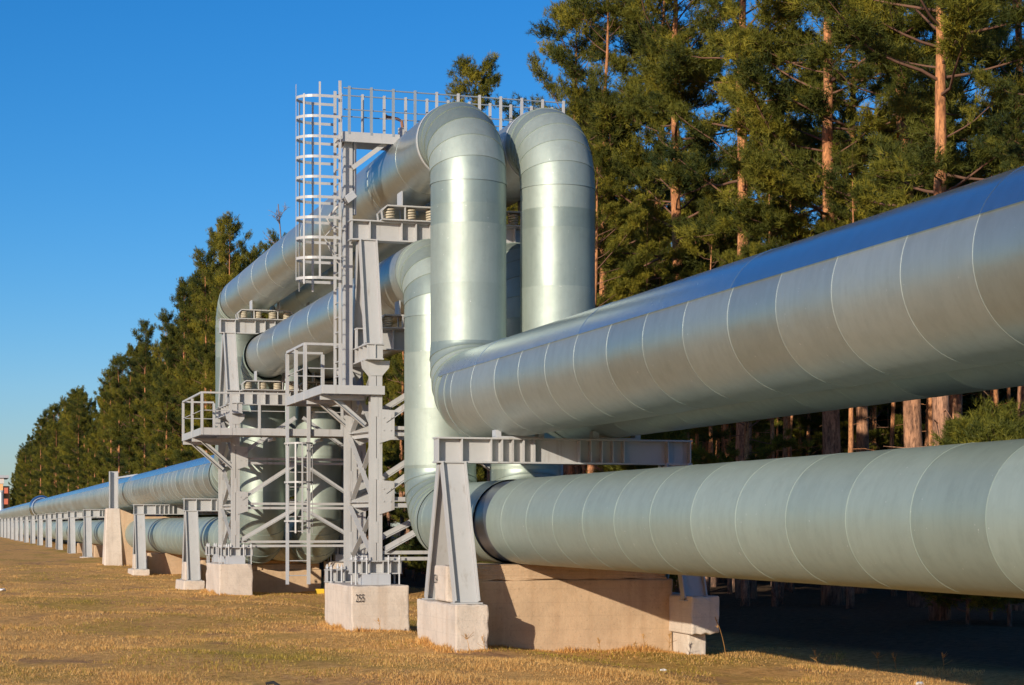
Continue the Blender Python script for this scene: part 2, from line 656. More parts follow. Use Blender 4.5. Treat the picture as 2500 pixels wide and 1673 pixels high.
def cover_arc(X, Z, y0, y1, r, a0, a1, phase, lip=0.018):
    """separate top sheet wrapped over the crown from angle a0 to a1 (from -X upwards)"""
    mb = MB()
    n = 40
    seams = []
    s_ = phase
    while s_ < y1:
        if s_ > y0 + 0.2: seams.append(s_)
        s_ += 4 * PITCH
    ysl = [y0] + seams + [y1]
    for i in range(len(ysl) - 1):
        cur = rsheet.random()
        sag = rsheet.uniform(0, 0.006)
        vs, fs = [], []
        steps = [ysl[i] + 0.002, ysl[i] + 0.05, ysl[i + 1] - 0.001]
        rad = [r + lip + 0.004, r + lip + 0.002, r + lip]
        for y_, rr in zip(steps, rad):
            for k in range(n + 1):
                t = R(a0 + (a1 - a0) * k / n)
                vs.append((X - rr * math.cos(t), y_, Z + rr * math.sin(t)))
            for k in (n, 0):                                    # inner edge gives the sheet its thickness
                t = R(a0 + (a1 - a0) * k / n)
                vs.append((X - (r - 0.01) * math.cos(t), y_, Z + (r - 0.01) * math.sin(t)))
        m = n + 3
        for j in range(2):
            for k in range(m):
                k2 = (k + 1) % m
                if k == n + 1: continue
                fs.append((j * m + k2, j * m + k, (j + 1) * m + k, (j + 1) * m + k2))
        mb.add(vs, fs, cur)
        # little turned-up lap edge at the joint
        mb.add([vs[k] for k in range(n + 1)] + [(X - (r) * math.cos(R(a0 + (a1 - a0) * k / n)), steps[0], Z + r * math.sin(R(a0 + (a1 - a0) * k / n))) for k in range(n + 1)],
               [(k, k + 1, n + 2 + k, n + 1 + k) for k in range(n)], cur)
    return mb


RR = 0.70          # risers and loop runs
RL = 0.66          # lower loop runs
RB = 1.03          # bend radius
UZ, UR = 2.326, 0.835       # near upper run
LZ, LR = 0.054, 0.716       # near lower run
FUZ, FUR = 1.675, 0.79      # far upper run
FLZ, FLR = -0.48, 0.75      # far lower run
TOPZ, MIDZ = 7.30, 5.06     # loop runs
YU0, YU1 = 33.33, 61.8      # upper risers
YL0, YL1 = 35.4, 56.7       # lower risers
FAR = 330.0
sin, cos = math.sin, math.cos


def upper_pipe(X, label):
    p = thing('upper_pipe', label, 'pipe', (X, YU0, UZ - UR), 'upper pipes of the pipeline')
    near = run_y(X, UZ, 6.0, YU0 - RB - 0.35, UR)
    near.build('near_run', M['run'], p, 25)
    c = cover_arc(X, UZ, 6.0, YU0 - RB + 0.30, UR, 24, 150, 14.2)
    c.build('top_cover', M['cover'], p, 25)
    coll = MB().rings([(V((X, YU0 - RB - 0.36, UZ)), X_AX, Z_AX, UR - 0.03, 0.5), (V((X, YU0 - RB - 0.36, UZ)), X_AX, Z_AX, UR + 0.012, 0.5),
                       (V((X, YU0 - RB - 0.02, UZ)), X_AX, Z_AX, UR + 0.006, 0.3), (V((X, YU0 - RB, UZ)), X_AX, Z_AX, UR - 0.04, 0.3)])
    coll.build('end_collar', M['run'], p, 25)
    bend(X, YU0 - RB, UZ + RB, RB, lambda t: (sin(t), -cos(t)), UR - 0.02, RR, 6).build('elbow', M['riser'], p, 25)
    run_z(X, YU0, UZ + RB, TOPZ - RB, RR, [3.4, 4.41, 5.5, 5.86, 6.22], 0.006).build('riser', M['riser'], p, 25)
    bend(X, YU0 + RB, TOPZ - RB, RB, lambda t: (-cos(t), sin(t)), RR, RR, 6).build('elbow', M['riser'], p, 25)
    ring_band(X, YU0 + RB + 0.1, TOPZ, RR + 0.014, 0.06).build('clamp_band', M['zinc'], p, 25)
    run_y(X, TOPZ, YU0 + RB, YU1 - RB, RR, 36.2, 0.004, 2.6).build('loop_run', M['loop'], p, 25)
    bend(X, YU1 - RB, TOPZ - RB, RB, lambda t: (sin(t), cos(t)), RR, RR, 6).build('elbow', M['riser'], p, 25)
    run_z(X, YU1, FUZ + RB, TOPZ - RB, RR, [3.4, 4.41, 5.5, 6.0]).build('riser', M['riser'], p, 25)
    bend(X, YU1 + RB, FUZ + RB, RB, lambda t: (-cos(t), -sin(t)), RR, FUR - 0.02, 6).build('elbow', M['riser'], p, 25)
    run_y(X, FUZ, YU1 + RB, FAR, FUR, 63, 0.007).build('far_run', M['run'], p, 25)
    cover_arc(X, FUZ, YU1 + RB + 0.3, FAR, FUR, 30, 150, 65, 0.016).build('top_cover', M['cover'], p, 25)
    return p


def lower_pipe(X, label):
    p = thing('lower_pipe', label, 'pipe', (X, YL0, LZ - LR), 'lower pipes of the pipeline')
    run_y(X, LZ, 6.0, 29.70, LR).build('near_run', M['low'], p, 25)
    MB().rings([(V((X, 29.68, LZ)), X_AX, Z_AX, LR - 0.02, 0.5), (V((X, 30.55, LZ)), X_AX, Z_AX, LR - 0.02, 0.5)]).build('dark_band', M['bitumen'], p, 25)
    run_y(X, LZ, 30.5, YL0 - RB - 0.02, LR, 31.4).build('near_run', M['low'], p, 25)
    bend(X, YL0 - RB - 0.02, LZ + RB, RB, lambda t: (sin(t) + 0.0, -cos(t)), LR, RR, 6).build('elbow', M['riser'], p, 25)
    Y = YL0 - 0.02
    run_z(X, Y, LZ + RB, MIDZ - RB, RR, [1.15, 2.24, 3.33], 0.006).build('riser', M['riser'], p, 25)
    bend(X, Y + RB, MIDZ - RB, RB, lambda t: (-cos(t), sin(t)), RR, RL, 6).build('elbow', M['riser'], p, 25)
    run_y(X, MIDZ, Y + RB, YL1 - RB, RL, 38, 0.004, 2.6).build('loop_run', M['loop'], p, 25)
    bend(X, YL1 - RB, MIDZ - RB, RB, lambda t: (sin(t), cos(t)), RR, RL, 6).build('elbow', M['riser'], p, 25)
    run_z(X, YL1, FLZ + RB, MIDZ - RB, RR, [1.0, 2.1, 3.2]).build('riser', M['riser'], p, 25)
    bend(X, YL1 + RB, FLZ + RB, RB, lambda t: (-cos(t), -sin(t)), RR, FLR, 6).build('elbow', M['riser'], p, 25)
    run_y(X, FLZ, YL1 + RB, FAR, FLR, 58, 0.006).build('far_run', M['low'], p, 25)
    for y_ in (64.0, 81.3, 111.6, 125.6):
        ring_band(X, y_ + 1.0, FLZ, FLR + 0.02, 0.35).build('dark_band', M['bitumen'], p, 25)
    return p


XF, XB = 9.309, 11.05
upf = upper_pipe(XF, 'big silver upper pipe in front, with blue reflecting top sheet, rising in a tall loop')
upb = upper_pipe(XB, 'silver upper pipe behind the front one, its tall riser nearest the forest')
lpf = lower_pipe(XF, 'matt grey-green lower pipe in front, lying just above the concrete pier')
lpb = lower_pipe(XB, 'grey lower pipe at the back, mostly hidden behind the front lower pipe')

# vent stubs on the crown of the upper loop runs
for X, lab in ((XF, 'white vent stub with rusty bent spout on the front loop pipe'), (XB, 'white vent stub with rusty bent spout on the back loop pipe')):
    t = thing('vent_stub', lab, 'vent', (X - 0.05, 38.3, TOPZ + RR), 'vents on the loop pipes')
    MB().tube([(X - 0.05, 38.3, TOPZ + RR - 0.05), (X - 0.05, 38.3, TOPZ + RR + 0.34)], 0.10, 14).build('stub', M['paint'], t, 40)
    z = TOPZ + RR + 0.33
    MB().tube([(X - 0.05, 38.3, z), (X - 0.07, 38.3, z + 0.16), (X - 0.16, 38.3, z + 0.20), (X - 0.42, 38.3, z + 0.235)], 0.035, 8).build('spout', M['rusty'], t, 40)
    MB().tube([(X - 0.40, 38.3, z + 0.235), (X - 0.46, 38.3, z + 0.235)], 0.052, 8).build('flange', M['rusty'], t, 40)


# ------------------------------------------------------------------ concrete
def rough_block(name, label, dims, mat, group=None, cat='concrete block', jit=0.012, seed=0, cuts=5, parent=None, bev=0.03):
    """chipped cast block; dims x0,x1,y0,y1,z0,z1 from eye level"""
    import bmesh
    x0, x1, y0, y1, z0, z1 = dims
    bm = bmesh.new()
    bmesh.ops.create_cube(bm, size=1.0)
    bmesh.ops.scale(bm, vec=(x1 - x0, y1 - y0, z1 - z0), verts=bm.verts)
    bmesh.ops.subdivide_edges(bm, edges=bm.edges[:], cuts=cuts, use_grid_fill=True)
    rr = random.Random(seed)
    hx, hy, hz = (x1 - x0) / 2, (y1 - y0) / 2, (z1 - z0) / 2
    for v in bm.verts:
        edge = sum(abs(abs(c) - h) < 1e-4 for c, h in zip(v.co, (hx, hy, hz)))
        k = jit * (0.3 if edge == 1 else 1.0)
        v.co += V((rr.uniform(-k, k), rr.uniform(-k, k), rr.uniform(-k, k)))
        if edge >= 2 and rr.random() < 0.10:
            v.co *= 1 - 0.03 * rr.random()
        if edge >= 2 and abs(v.co.z + hz) < 0.03:
            v.co.z += rr.uniform(-0.02, 0.02)
    me = bpy.data.meshes.new(name)
    bm.to_mesh(me)
    bm.free()
    me.materials.append(mat)
    o = bpy.data.objects.new(name, me)
    C.objects.link(o)
    o.location = ((x0 + x1) / 2, (y0 + y1) / 2, (z0 + z1) / 2 + EYE)
    if parent is not None:
        o.location = o.location - parent.location
        o.parent = parent
    b = o.modifiers.new('edges', 'BEVEL')
    b.width = bev; b.segments = 2; b.limit_method = 'ANGLE'; b.angle_limit = R(50)
    if label: tag(o, label, cat, group)
    return o


def number(text, parent, origin, right, size, squeeze=0.7):
    cu = bpy.data.curves.new('painted_number', 'FONT')
    cu.body = text
    cu.size = size
    tmp = bpy.data.objects.new('tmp_text', cu)
    C.objects.link(tmp)
    dg = bpy.context.evaluated_depsgraph_get()
    me = bpy.data.meshes.new_from_object(tmp.evaluated_get(dg))
    bpy.data.objects.remove(tmp)
    me.name = 'painted_number'
    right = V(right).normalized(); up = V((0, 0, 1)); nrm = right.cross(up)
    for v in me.vertices:
        x, y = v.co.x * squeeze, v.co.y
        v.co = V(origin) + V((0, 0, EYE)) - parent.location + right * x + up * y
    me.materials.clear()
    me.materials.append(M['black'])
    o = bpy.data.objects.new('painted_number', me)
    C.objects.link(o)
    o.parent = parent
    return o


GB = 'concrete blocks under the steel supports'
rough_block('concrete_block', 'broad pale block under the near steel trestle, lit front corner nearest the camera', (7.87, 8.43, 28.95, 31.5, -2.2, -1.29), M['concrete'], GB, seed=1)
o = rough_block('concrete_block', 'small block painted 254 standing between the legs of the near trestle', (7.93, 8.35, 29.78, 30.55, -1.285, -0.68), M['concrete'], GB, seed=2, cuts=3)
number('254', o, (7.912, 30.50, -0.98), (0, -1, 0), 0.21, 0.72)
o = rough_block('concrete_block', 'pale block painted 255 under the bolted foot of the near tower', (7.57, 8.72, 35.5, 38.2, -2.4, -1.19), M['concrete'], GB, seed=3)
number('255', o, (7.64, 35.475, -1.50), (1, 0, 0), 0.22, 0.55)
rough_block('concrete_block', 'half hidden block behind the one painted 255, under the far tower right foot', (11.45, 12.5, 54.6, 57.9, -2.3, -1.15), M['concrete'], GB, seed=4)
rough_block('concrete_block', 'clean pale block under the foot of the far tower, beside a grey trestle leg', (7.70, 8.68, 54.5, 57.4, -2.3, -1.15), M['concrete'], GB, seed=5)
rough_block('concrete_block', 'overhanging block at the right end of the big pier, half in shadow', (11.95, 12.46, 28.95, 31.5, -1.83, -1.20), M['concrete'], GB, seed=6)
rough_block('concrete_block', 'short stub of concrete in the grass under the overhanging block', (12.03, 12.36, 29.3, 30.3, -2.6, -1.83), M['concrete'], GB, seed=7, cuts=3)

pier = thing('concrete_pier', 'long tan concrete pier carrying the lower pipes near the camera', 'pier', (10.2, 30.4, -2.2))
rough_block('pier_wall', None, (8.5, 12.02, 29.95, 31.0, -2.8, -0.935), M['concrete_tan'], parent=pier, seed=8, cuts=9, jit=0.010)
rough_block('pier_head', None, (8.52, 11.92, 29.98, 30.95, -0.932, -0.665), M['concrete_tan'], parent=pier, seed=9, cuts=9, jit=0.014)
pier2 = thing('concrete_pier', 'tan concrete pier under the foot of the far risers, behind the ground ladder', 'pier', (10.2, 58.5, -2.2))
rough_block('pier_wall', None, (8.75, 11.4, 58.0, 59.0, -2.8, -1.42), M['concrete_tan'], parent=pier2, seed=10, cuts=7)
rough_block('pier_head', None, (8.8, 11.35, 58.1, 58.9, -1.417, -1.24), M['concrete_tan'], parent=pier2, seed=12, cuts=7)


# ------------------------------------------------------------------ steel trestles
def trestle(name, label, cat, x0, x1, Y, zt, depth, zb, spread, legx, group=None, leg_w=0.42, tilt=True, stiff=None, fl=0.30, mat=None):
    mat = mat or M['paint']
    t = thing(name, label, cat, ((x0 + x1) / 2, Y, zb), group)
    mb = MB()
    f = 0.028
    mb.box(x0 - 0.02, x1 + 0.02, Y - fl / 2, Y + fl / 2, zt - f, zt)
    mb.box(x0 - 0.02, x1 + 0.02, Y - fl / 2, Y + fl / 2, zt - depth, zt - depth + f)
    mb.box(x0 + 0.003, x1 - 0.003, Y - 0.011, Y + 0.011, zt - depth + f, zt - f)
    mb.build('crossbeam', mat, t)
    stiff = stiff or [x0 + 0.01, x0 + 0.42, x0 + 0.93, x0 + 1.12, x0 + 1.31, x0 + 1.50, x0 + 1.69, x0 + 2.5,
                      x0 + 2.7, x0 + 2.9, x0 + 3.1, x0 + 3.3, x1 - 0.42, x1 - 0.01]
    for sx in stiff:
        for sg in ((-1, 1) if zt > 1 else (-1,)):
            y0_, y1_ = sorted((Y + sg * 0.0125, Y + sg * (fl / 2 - 0.008)))
            MB().box(sx - 0.010, sx + 0.010, y0_, y1_, zt - depth + f + 0.001, zt - f - 0.001).build('stiffener', mat, t)
    for lx in legx:
        for sg in (-1, 1):
            p = (lx, Y + sg * 0.10, zt - depth - 0.001)
            q = (lx, Y + sg * spread, zb + 0.02)
            mb = MB().ibar(p, q, (1, 0, 0), leg_w, 0.17, 0.024)
            mb.box(lx - leg_w / 2 - 0.03, lx + leg_w / 2 + 0.03, Y + sg * spread - 0.12, Y + sg * spread + 0.12, zb - 0.0, zb + 0.021)
            mb.build('leg', mat, t)
    return t


GT = 'A-legged steel trestles along the pipeline'
trestle('steel_trestle', 'nearest grey A-legged steel trestle, its long beam under the front upper pipe', 'trestle',
        7.87, 12.40, 30.2, 1.46, 0.43, -1.285, 0.95, (8.14, 12.13), GT)
# saddles between beam and upper pipe
for X, lab in ((XF, 'small steel saddle between the near trestle beam and the front upper pipe'), (XB, 'small steel saddle between the near trestle beam and the back upper pipe')):
    t = thing('pipe_saddle', lab, 'saddle', (X, 30.2, 1.46), 'pipe saddles')
    MB().box(X - 0.42, X + 0.42, 30.08, 30.32, 1.461, 1.486).build('base_plate', M['paint_dark'], t)
    for sx in (-0.38, 0.38):
        MB().box(X + sx - 0.05, X + sx + 0.05, 30.1, 30.3, 1.487, UZ - math.sqrt(UR ** 2 - sx ** 2) + 0.01).build('web_plate', M['paint_dark'], t)

far_first = trestle('steel_trestle', 'first grey trestle beyond the far tower, tallest of the receding row', 'trestle',
                    7.75, 12.3, 63.4, 0.88, 0.43, -1.86, 0.8, (8.0, 12.03), GT)
ALL_T = [(80.7, 'second trestle beyond the far tower, between it and the concrete anchor column'),
         (110.5, 'first trestle beyond the concrete anchor column'),
         (124.5, 'second trestle beyond the concrete anchor column')]
yy = 138.0
while yy < 318:
    ALL_T.append((yy, 'small distant grey trestle in the row receding to the left edge'))
    yy += 13.8
for y_, lab in ALL_T:
    g = float(np.interp(y_, GY, GZ))
    o = copy_tree(far_first)
    drop = 0.0 if y_ > 100 else 0.02
    o.location = (o.location.x, y_, o.location.z - drop)
    o['label'] = lab
    if y_ > 130: o['group'] = 'distant trestles at the left edge'

GF = 'concrete footings of the far trestles'
fb = None
for i, (y_, lab) in enumerate([(63.4, 'pale footing under the first trestle beyond the far tower'),
                               (80.7, 'pale footing under the second trestle beyond the far tower'),
                               (110.5, 'footing under the first trestle past the anchor column'),
                               (124.5, 'footing under the second trestle past the anchor column')] +
                              [(y2, 'tiny pale footing under a distant trestle') for y2, _ in ALL_T[3:]]):
    z0 = -1.86 if True else 0
    if i == 0:
        fb = rough_block('concrete_footing', lab, (7.62, 8.32, y_ - 1.15, y_ + 1.15, -2.5, -1.862), M['concrete'], GF, 'footing', seed=20, cuts=3)
        o = fb
        rough_block('concrete_block', 'upright block between the legs of the first far trestle', (7.75, 8.2, y_ - 0.4, y_ + 0.4, -1.86, -1.25), M['concrete'], GB, seed=21, cuts=3)
        rough_block('concrete_block', 'upright block between the legs of the second far trestle', (7.75, 8.2, 80.3, 81.1, -1.87, -1.25), M['concrete'], GB, seed=22, cuts=3)
    else:
        o = fb.copy(); C.objects.link(o)
        o.location.y = y_
        o.location.z -= 0.02 if y_ < 100 else 0
        o['label'] = lab
        if i > 3: o['group'] = 'distant footings at the left edge'
    # pier wall under the lower far pipes
pp = None
for i, (y_, lab) in enumerate([(64.0, 'tan pier under the lower pipes at the first far trestle'),
                               (81.3, 'tan pier under the lower pipes at the second far trestle'),
                               (111.1, 'tan pier under the lower pipes past the anchor column'),
                               (125.1, 'farther tan pier under the lower pipes past the anchor column')]):
    if i == 0:
        pp = rough_block('concrete_pier', lab, (8.4, 12.0, y_ - 0.4, y_ + 0.5, -2.6, FLZ - FLR + 0.02), M['concrete_tan'], 'piers under the far lower pipes', 'pier', seed=30, cuts=5)
    else:
        o = pp.copy(); C.objects.link(o)
        o.location.y = y_ + 0.05
        o['label'] = lab

# the concrete anchor column with its steel post
t = thing('anchor_column', 'tapered pale concrete anchor column with a grey steel post on top, halfway down the far row', 'column', (8.1, 93.8, -2.1))
cx, cy = 8.0, 93.8
vs = []
for z, hw, hy in ((-2.4, 0.46, 0.75), (-0.9, 0.41, 0.62), (0.80, 0.33, 0.48)):
    vs += [(cx - hw, cy - hy, z), (cx + hw, cy - hy, z), (cx + hw, cy + hy, z), (cx - hw, cy + hy, z)]
fs = [(3, 2, 1, 0), (8, 9, 10, 11)]
for l in (0, 4):
    for k in range(4):
        fs.append((l + k, l + (k + 1) % 4, l + 4 + (k + 1) % 4, l + 4 + k))
MB().add(vs, fs).build('concrete_shaft', M['concrete'], t, None, 0.04)
vs2 = [(x, y, z) for y in (cy - 0.5, cy + 0.5) for x, z in ((8.45, -2.4), (12.1, -2.4), (12.1, 0.4), (9.2, 0.4), (8.33, 0.75))]
MB().add(vs2, [(0, 1, 2, 3, 4), (9, 8, 7, 6, 5)] + [(k, k + 5, (k + 1) % 5 + 5, (k + 1) % 5) for k in range(5)]).build('wing_wall', M['concrete_tan'], t)
MB().ibar((cx + 0.05, cy, 0.76), (cx + 0.05, cy, 2.62), (1, 0, 0), 0.42, 0.4, 0.03).build('steel_post', M['paint'], t)
MB().bar((cx + 0.2, cy - 0.1, 2.3), (cx + 1.2, cy - 0.1, 2.47), 0.2, 0.08).build('tie_bar', M['paint_dark'], t)

# bellows on the far front pipe
t = thing('pipe_bellows', 'shiny round bellows bulging on the far upper pipe near the left edge', 'bellows', (XF, 190, FUZ))
prof = [(-0.9, 0.80), (-0.75, 1.0), (-0.4, 1.16), (0, 1.20), (0.4, 1.16), (0.75, 1.0), (0.9, 0.80)]
MB().rings([(V((XF, 190 + d, FUZ)), X_AX, Z_AX, r, 0.5) for d, r in prof]).build('shell', M['cover'], t, 60)
for d in (-0.95, 0.95):
    ring_band(XF, 190 + d, FUZ, 0.98, 0.12).build('flange', M['zinc'], t, 30)


# ------------------------------------------------------------------ support towers
def tower(label, y0, y1, levels, zfar, x0, x1, x0b, zblk):
    t = thing('support_tower', label, 'tower', ((x0 + x1) / 2, (y0 + y1) / 2, levels[0]), 'lattice towers under the pipe loop')
    P = M['paint']
    ztop = levels[-1]
    for side in (0, 1):
        XA, XC = ((x0, x0b), (x1, x1))[side]
        for X, Y in ((XA, y0), (XC, y1)):
            zb = levels[0] if Y == y0 else zfar
            mb = MB()
            for sg in (-1, 1):                       # twin channels back to back
                mb.box(X + sg * 0.062 - 0.055, X + sg * 0.062 + 0.055, Y - 0.10, Y - 0.088, zb, ztop)
                mb.box(X + sg * 0.062 - 0.055, X + sg * 0.062 + 0.055, Y + 0.088, Y + 0.10, zb, ztop)
                a0_, a1_ = sorted((X + sg * 0.008, X + sg * 0.022))
                mb.box(a0_, a1_, Y - 0.0875, Y + 0.0875, zb, ztop)
            col = mb.build('column', P, t)
            z = zb + 0.35
            while z < ztop - 0.2:
                MB().box(X - 0.03, X + 0.03, Y - 0.106, Y - 0.1005, z, z + 0.42).build('batten_plate', P, col)
                z += 1.25
            # base: crossbeam on anchor bolts
            bb = MB()
            zt_ = zb
            bb.box(X - 0.52, X + 0.52, Y - 0.14, Y + 0.14, zt_ - 0.024, zt_ - 0.001)
            bb.box(X - 0.52, X + 0.52, Y - 0.14, Y + 0.14, zt_ - 0.27, zt_ - 0.246)
            bb.box(X - 0.51, X + 0.51, Y - 0.012, Y + 0.012, zt_ - 0.245, zt_ - 0.0245)
            for sx in (-0.50, -0.30, -0.13, 0.13, 0.30, 0.50):
                bb.box(X + sx - 0.008, X + sx + 0.008, Y - 0.135, Y - 0.0125, zt_ - 0.2455, zt_ - 0.0245)
                bb.box(X + sx - 0.008, X + sx + 0.008, Y + 0.0125, Y + 0.135, zt_ - 0.2455, zt_ - 0.0245)
            base = bb.build('base_beam', P, t)
            for sx in (-0.44, -0.22, 0.22, 0.44):
                for sy in (-0.2, 0.2):
                    bm_ = MB().tube([(X + sx, Y + sy, zblk - 0.02), (X + sx, Y + sy, zt_ + 0.10)], 0.017, 6)
                    bm_.tube([(X + sx, Y + sy, zt_ + 0.012), (X + sx, Y + sy, zt_ + 0.05)], 0.036, 6)
                    bm_.build('anchor_bolt', M['zinc'], base)
            MB().box(X - 0.30, X + 0.26, Y - 0.22, Y + 0.22, zblk, zt_ - 0.271).build('grout_pad', M['paint_dark'], base)
        # side frame in the YZ plane
        for i, z in enumerate(levels[1:-1]):
            MB().angle((XA, y0 + 0.11, z), (XC, y1 - 0.11, z), 0.11, 0.014, (1, 0, 0)).build('strut', P, t)
        for i in range(len(levels) - 1):
            za, zc = levels[i] + 0.06, levels[i + 1] - 0.08
            MB().angle((XA - 0.03, y0 + 0.11, za), (XC - 0.03, y1 - 0.11, zc), 0.10, 0.014, (1, 0, 0)).build('brace', P, t)
            MB().angle((XA + 0.03, y0 + 0.11, zc), (XC + 0.03, y1 - 0.11, za), 0.10, 0.014, (1, 0, 0), -1).build('brace', P, t)
        # girder on the column heads
        g = MB()
        X = (XA + XC) / 2
        zt_ = ztop + 0.32
        g.box(X - 0.17, X + 0.17, y0 - 0.35, y1 + 0.35, zt_ - 0.025, zt_)
        g.box(X - 0.17, X + 0.17, y0 - 0.35, y1 + 0.35, ztop + 0.001, ztop + 0.025)
        g.box(X - 0.012, X + 0.012, y0 - 0.34, y1 + 0.34, ztop + 0.0255, zt_ - 0.0255)
        n = 7
        for k in range(n):
            y_ = y0 - 0.30 + (y1 - y0 + 0.60) * k / (n - 1)
            g.box(X - 0.16, X - 0.0125, y_ - 0.01, y_ + 0.01, ztop + 0.026, zt_ - 0.026)
            g.box(X + 0.0125, X + 0.16, y_ - 0.01, y_ + 0.01, ztop + 0.026, zt_ - 0.026)
        g.build('girder', P, t)
        for X, Y in ((XA, y0), (XC, y1)):
            gp = MB()
            vs = [(X - 0.26, -1), (X + 0.26, -1), (X + 0.13, -2), (X - 0.13, -2)]
            z1_, z2_ = ztop - 0.002, ztop - 0.30
            pts = [(X - 0.27, z1_), (X + 0.27, z1_), (X + 0.25, z1_ - 0.14), (X + 0.115, z2_), (X - 0.115, z2_), (X - 0.25, z1_ - 0.14)]
            m = len(pts)
            for yy_ in (Y - 0.118, Y + 0.108):
                gp.add([(a_, yy_, b_) for a_, b_ in pts] + [(a_, yy_ + 0.012, b_) for a_, b_ in pts],
                       [tuple(range(m)), tuple(range(2 * m - 1, m - 1, -1))] + [(k, k + m, (k + 1) % m + m, (k + 1) % m) for k in range(m)])
            gp.build('head_plate', P, t)
    xm = (x0 + x1) / 2
    for Y in (y0, y1):
        xq = x0 if Y == y0 else x0b
        for i, z in enumerate(levels[:-1]):
            if Y == y1 and i == 0: continue
            zz = z + (0.10 if i == 0 else 0)
            st = MB()
            st.bar((xq + 0.12, Y, zz + 0.055), (x1 - 0.12, Y, zz + 0.055), 0.085, 0.07)
            st.bar((xq + 0.12, Y - 0.02, zz - 0.07), (x1 - 0.12, Y - 0.02, zz - 0.07), 0.05, 0.07)
            st.build('strut', P, t)
            if i > 0:
                for X, sg in ((xq, 1), (x1, -1)):
                    pl = MB()
                    pts = [(X + sg * 0.05, z - 0.26), (X + sg * 0.05, z + 0.42), (X + sg * 0.36, z + 0.40), (X + sg * 0.36, z - 0.16)]
                    pl.add([(a_, Y - 0.125, b_) for a_, b_ in pts] + [(a_, Y - 0.112, b_) for a_, b_ in pts],
                           [(0, 1, 2, 3), (7, 6, 5, 4), (0, 4, 5, 1), (1, 5, 6, 2), (2, 6, 7, 3), (3, 7, 4, 0)])
                    for bx, bz in ((0.14, 0.0), (0.28, 0.0), (0.14, 0.25), (0.28, 0.25)):
                        pl.tube([(X + sg * bx, Y - 0.14, z + bz), (X + sg * bx, Y - 0.12, z + bz)], 0.015, 6)
                    pl.build('gusset_plate', P, t)
        for i in range(len(levels) - 1):
            za, zc = levels[i] + (0.10 if i else 0.12), levels[i + 1] - 0.12
            for X, sg in ((xq, 1), (x1, -1)):
                MB().angle((X + sg * 0.20, Y - 0.07, za + 0.05), (xm - sg * 0.08, Y - 0.07, zc), 0.11, 0.014, (0, 1, 0), sg).build('brace', P, t)
    return t


tower('near lattice support tower beside the tall silver risers, standing on the block painted 255', 36.30, 37.95, [-0.71, 0.46, 1.87, 3.25], -0.92, 8.22, 12.0, 8.06, -1.19)
tower('far lattice support tower at the other end of the loop, behind the ground ladder', 54.9, 57.5, [-0.66, 0.56, 1.88, 3.25], -0.66, 8.22, 12.0, 8.22, -1.15)

# upper trestles on the towers, and the low beams for the lower loop pipes
def head_beam(label, x0, x1, Y, zt, depth, loc_z):
    t = thing('cross_beam', label, 'beam', ((x0 + x1) / 2, Y, zt - depth), 'beams under the lower loop pipes')
    mb = MB()
    mb.box(x0, x1, Y - 0.15, Y + 0.15, zt - 0.025, zt)
    mb.box(x0, x1, Y - 0.15, Y + 0.15, zt - depth, zt - depth + 0.025)
    mb.box(x0, x1, Y - 0.012, Y + 0.012, zt - depth + 0.0255, zt - 0.0255)
    mb.build('beam', M['paint'], t)
    for k in range(12):
        sx = x0 + 0.02 + (x1 - x0 - 0.04) * k / 11
        MB().box(sx - 0.01, sx + 0.01, Y - 0.145, Y - 0.0125, zt - depth + 0.026, zt - 0.026).build('stiffener', M['paint'], t)
    return t


GU = 'trestles on top of the towers'
trestle('steel_trestle', 'tall narrow A-legged trestle on top of the near tower, under the high loop pipes', 'trestle',
        7.86, 12.4, 37.0, 6.14, 0.41, 3.572, 0.62, (8.20, 12.0), GU, 0.36, stiff=[7.87, 8.24, 8.9, 9.2, 9.5, 10.6, 10.9, 11.3, 12.0, 12.39])
trestle('steel_trestle', 'A-legged trestle on top of the far tower, seen left of the lower loop pipe', 'trestle',
        7.95, 12.4, 56.2, 6.17, 0.43, 3.572, 0.95, (8.22, 12.0), GU, 0.36, stiff=[7.96, 8.40, 9.0, 9.3, 9.6, 10.6, 10.9, 11.3, 12.0, 12.39])
head_beam('grey stiffened beam carrying the lower loop pipes on the near tower', 8.0, 12.2, 37.2, 3.98, 0.43, 0)
head_beam('grey stiffened beam carrying the lower loop pipes on the far tower', 8.0, 12.2, 55.35, 3.98, 0.43, 0)


